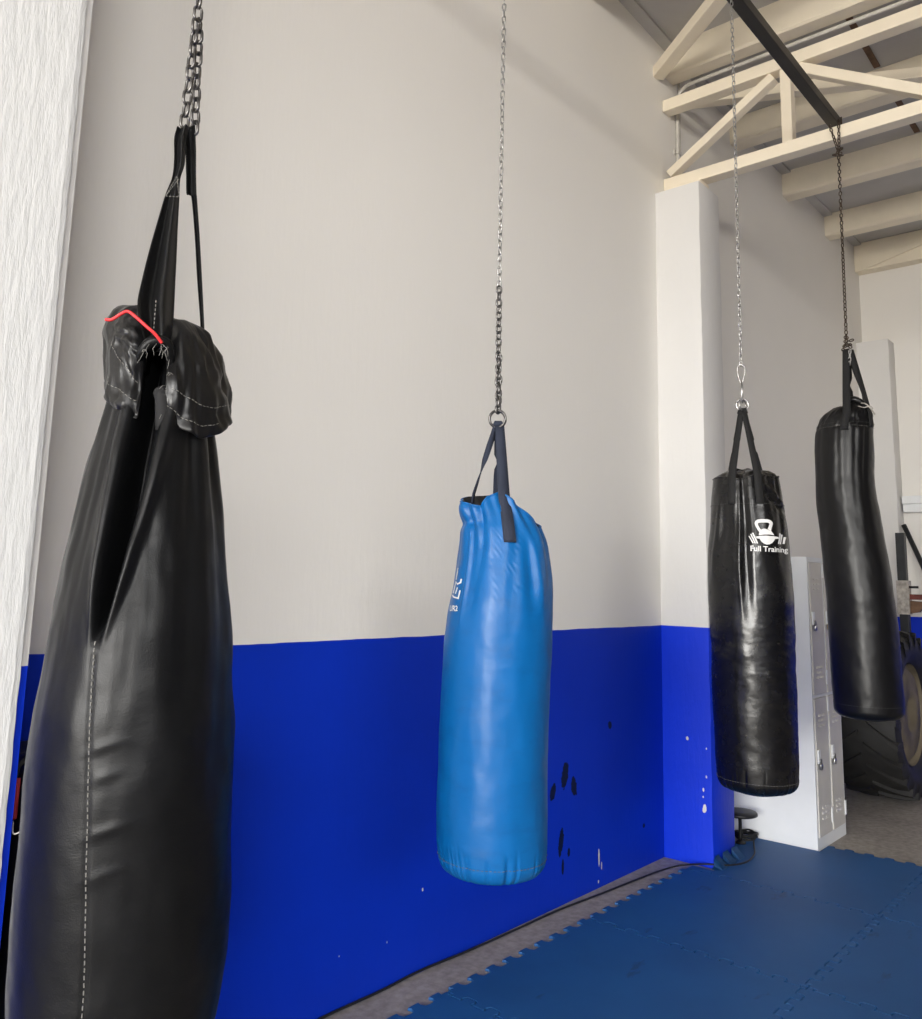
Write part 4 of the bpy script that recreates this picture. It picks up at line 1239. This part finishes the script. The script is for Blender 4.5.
# ------------------------------------------------------------------ tractor tyre
TR, TYF, TW, TH = 0.615, -0.745, 0.47, 0.365
t = thing('tyre', 'big black tractor tyre standing on the concrete beyond the lockers', 'tyre', (7.20, TYF + TW/2, TR+0.0))
mtx = Matrix.Rotation(PI/2, 4, 'X')
hw = TW/2
prof = [(TH, -hw*0.80), (TH+0.03, -hw*0.92), (TH+0.10, -hw*1.0), (TR-0.11, -hw*1.0), (TR-0.055, -hw*0.93), (TR-0.035, -hw*0.6), (TR-0.03, 0), (TR-0.035, hw*0.6), (TR-0.055, hw*0.93), (TR-0.11, hw), (TH+0.10, hw), (TH+0.03, hw*0.92), (TH, hw*0.80), (TH-0.005, 0), (TH, -hw*0.80)]
bm = lathe(prof, 80, mtx=mtx)
bmesh.ops.remove_doubles(bm, verts=bm.verts[:], dist=0.0001)
shade_auto(obj('casing', bm, M['rubber'], t), 45)
def lug_bm(side, a0):
    bm = bmesh.new(); n = 9
    rows = []
    for k in range(n+1):
        u = k/n
        w = side*(0.012 + (hw*1.0-0.012)*u)
        a = a0 + 0.30*u
        r_in = TR - 0.045 - 0.02*u**4; r_out = TR - 0.010 - 0.016*u**3
        da = 0.032 + 0.012*u
        ring = []
        for (aa, rr) in ((a-da, r_in-0.01), (a-da*0.7, r_out), (a+da*0.7, r_out), (a+da, r_in-0.01)):
            ring.append(bm.verts.new((rr*math.cos(aa), w, rr*math.sin(aa))))
        rows.append(ring)
    # shoulder block running down the sidewall
    w = side*hw*1.03
    a = a0 + 0.34; da = 0.05
    ring = [bm.verts.new((rr*math.cos(aa), w, rr*math.sin(aa))) for aa, rr in ((a-da, TR-0.14), (a-da*0.7, TR-0.085), (a+da*0.7, TR-0.085), (a+da, TR-0.14))]
    rows.append(ring)
    for A1, B1 in zip(rows, rows[1:]):
        for k in range(4): bm.faces.new((A1[k], A1[(k+1) % 4], B1[(k+1) % 4], B1[k]))
    bm.faces.new(rows[0][::-1]); bm.faces.new(rows[-1])
    return bm
NL = 22
for k in range(NL):
    for side, off in ((-1, 0.0), (1, PI/NL)):
        obj('tread_lug', lug_bm(side, 2*PI*k/NL + off), M['rubber'], t, False)
bm = lathe([(0.0, 0.165), (0.11, 0.165), (0.13, 0.195), (TH-0.06, 0.185), (TH-0.03, 0.15), (TH-0.006, 0.16), (TH-0.004, hw*0.84)], 60, mtx=mtx)
for v in bm.verts: v.co.y = -v.co.y if False else v.co.y
obj('rim', bm, M['rim'], t)

# ------------------------------------------------------------------ back corner: rack, wall ledge
t = thing('wall_ledge', 'white double ledge high on the back wall at the right edge', 'ledge', (XR, -2.0, 2.25))
obj('board', box(-0.10, -0.0005, -1.5, 1.69, 0.0, 0.075, 0.004), M['lockerw'], t, False)
obj('board', box(-0.13, -0.0005, -1.5, 1.69, 0.0755, 0.15, 0.004), M['lockerw'], t, False)
t = thing('squat_rack', 'black squat rack post with a rusty bracket and red crossbar, beside the tall far bag', 'rack', (8.2, -0.46, 0))
obj('upright', box(-0.035, 0.035, -0.035, 0.035, 0.012, 2.007, 0.003), M['rackblk'], t, False)
obj('base_plate', box(-0.10, 0.10, -0.30, 0.10, 0.0, 0.0115), M['rackblk'], t, False)
bm = box(-0.046, 0.046, -0.05, 0.046, 1.315, 1.60, 0.003); obj('bracket', bm, M['rustwhite'], t, False)
bm = bmesh.new()
P = [(-0.046, 1.325), (-0.11, 1.335), (-0.165, 1.40), (-0.15, 1.425), (-0.05, 1.43)]
A_ = [bm.verts.new((-0.03, y-0.004, z)) for y, z in P]; B_ = [bm.verts.new((0.03, y-0.004, z)) for y, z in P]
for i in range(5): bm.faces.new((A_[i], A_[(i+1) % 5], B_[(i+1) % 5], B_[i]))
bm.faces.new(A_); bm.faces.new(B_[::-1]); obj('hook', bm, M['rust'], t, False)
bm = bmesh.new(); add_box(bm, -0.025, 0.025, -1.6, -0.051, 1.44, 1.485); obj('crossbar', bm, M['redsteel'], t, False)
obj('peg', tube([(-0.02, -0.05, 1.545), (-0.02, -0.12, 1.545)], 0.010, 8), M['rackblk'], t)
obj('upright', box(-0.035, 0.035, -1.67, -1.60, 0.012, 2.007, 0.003), M['rackblk'], t, False)
obj('base_plate', box(-0.10, 0.10, -1.9, -1.5, 0.0, 0.0115), M['rackblk'], t, False)
t = thing('barbell', 'dark bar leaning on the back wall behind the rack', 'barbell', (8.6, -0.60, 0))
p0, p1 = Vector((0.36, 0.29, 2.13)), Vector((0.20, -0.52, 0.03))
obj('shaft', tube([p0, p1], 0.022, 10), M['rackblk'], t)
d = (p1-p0).normalized(); c = p0 + d*0.62
q = Vector((0, 0, 1)).rotation_difference(d).to_matrix().to_4x4()
obj('collar', lathe([(0.022, -0.03), (0.05, -0.03), (0.06, 0.0), (0.03, 0.05), (0.022, 0.05)], 16, mtx=Matrix.Translation(c) @ q), M['rackblk'], t)

# ------------------------------------------------------------------ dark gear behind the nearest bag
t = thing('gym_bag', 'tall black gym bag standing by the wall behind the nearest punching bag', 'bag', (1.14, -0.17, 0))
bm = box(-0.16, 0.16, -0.11, 0.15, 0.002, 1.05, 0.03, 4)
bmesh.ops.subdivide_edges(bm, edges=bm.edges[:], cuts=5, use_grid_fill=True)
for v in bm.verts:
    k = 0.008*fbm((v.co.x*7, v.co.y*7, v.co.z*5), 3)
    v.co += Vector((k, k*0.5, 0))
    if v.co.z > 0.9: v.co.z += 0.02*fbm((v.co.x*9, v.co.y*9, 2), 2)
obj('body', bm, M['plastic'], t)
obj('handle', tube([(-0.1955, -0.10, 1.015), (-0.1945, -0.10, 0.97), (-0.191, -0.10, 0.925)], [0.0115, 0.010, 0.007], 10), M['darkred'], t, True, 'red grip handle')
obj('strap', tube(catmull([(-0.196, -0.10, 1.02), (-0.185, -0.10, 1.05), (-0.12, -0.09, 1.07), (-0.05, -0.05, 1.05)], 6), 0.006, 6), M['strap'], t)
obj('cord', tube(catmull([(-0.192, -0.10, 0.92), (-0.194, -0.115, 0.895), (-0.17, -0.125, 0.91), (-0.14, -0.12, 0.955), (-0.10, -0.113, 0.99)], 6), 0.0018, 6), M['conduit'], t)

# ------------------------------------------------------------------ daylight
w = bpy.data.worlds.new('sky'); SC.world = w; w.use_nodes = True
nt = w.node_tree; bg = nt.nodes['Background']
tc = N(nt, 'ShaderNodeTexCoord'); sp = N(nt, 'ShaderNodeSeparateXYZ'); nt.links.new(tc.outputs['Generated'], sp.inputs[0])
colr = ramp(nt, math_n(nt, 'ADD', math_n(nt, 'MULTIPLY', sp.outputs['Z'], 0.5), 0.5), [(0.47, (0.62, 0.58, 0.52)), (0.53, (1.0, 0.985, 0.95)), (1.0, (0.92, 0.96, 1.0))])
nt.links.new(colr, bg.inputs['Color']); inp(bg, 'Strength', 25.0)
def portal(loc, rot, sx, sy):
    l = bpy.data.lights.new('opening_portal', 'AREA'); l.shape = 'RECTANGLE'; l.size = sx; l.size_y = sy
    l.cycles.is_portal = True
    o = bpy.data.objects.new('opening_portal', l); o.location = loc; o.rotation_euler = rot; link(o)
portal((XL-0.1, -4.4, 2.2), (0, rad(-90), 0), 4.4, 5.6)
portal((-5.75, YR-0.1, 3.8), (rad(90), 0, 0), 6.5, 1.2)  # portal for the added fill opening in the far wall

# ------------------------------------------------------------------ camera
f, a, b, c, cx, cy = 861.383, rad(41.1339), rad(8.99286), rad(1.40295), 451.1, 444.875
fw = Vector((math.cos(b)*math.cos(a), math.cos(b)*math.sin(a), math.sin(b)))
rt = Vector((math.sin(a), -math.cos(a), 0)); up = rt.cross(fw)
r2 = rt*math.cos(c) + up*math.sin(c); u2 = -rt*math.sin(c) + up*math.cos(c)
cam = bpy.data.cameras.new('camera'); co = bpy.data.objects.new('camera', cam); link(co)
m = Matrix((r2, u2, -fw)).transposed().to_4x4(); m.translation = Vector((0, -2.4326, 1.5))
co.matrix_world = m
cam.sensor_fit = 'HORIZONTAL'; cam.sensor_width = 36.0; cam.lens = f*36/922
cam.shift_x = (461-cx)/922; cam.shift_y = -(509.5-cy)/922
cam.clip_start = 0.05
SC.camera = co
SC.view_settings.view_transform = 'Standard'; SC.view_settings.look = 'None'
SC.view_settings.gamma = 1.0; SC.view_settings.use_curve_mapping = False
SC.view_settings.exposure = 0.22
SC.cycles.max_bounces = 10; SC.cycles.diffuse_bounces = 6
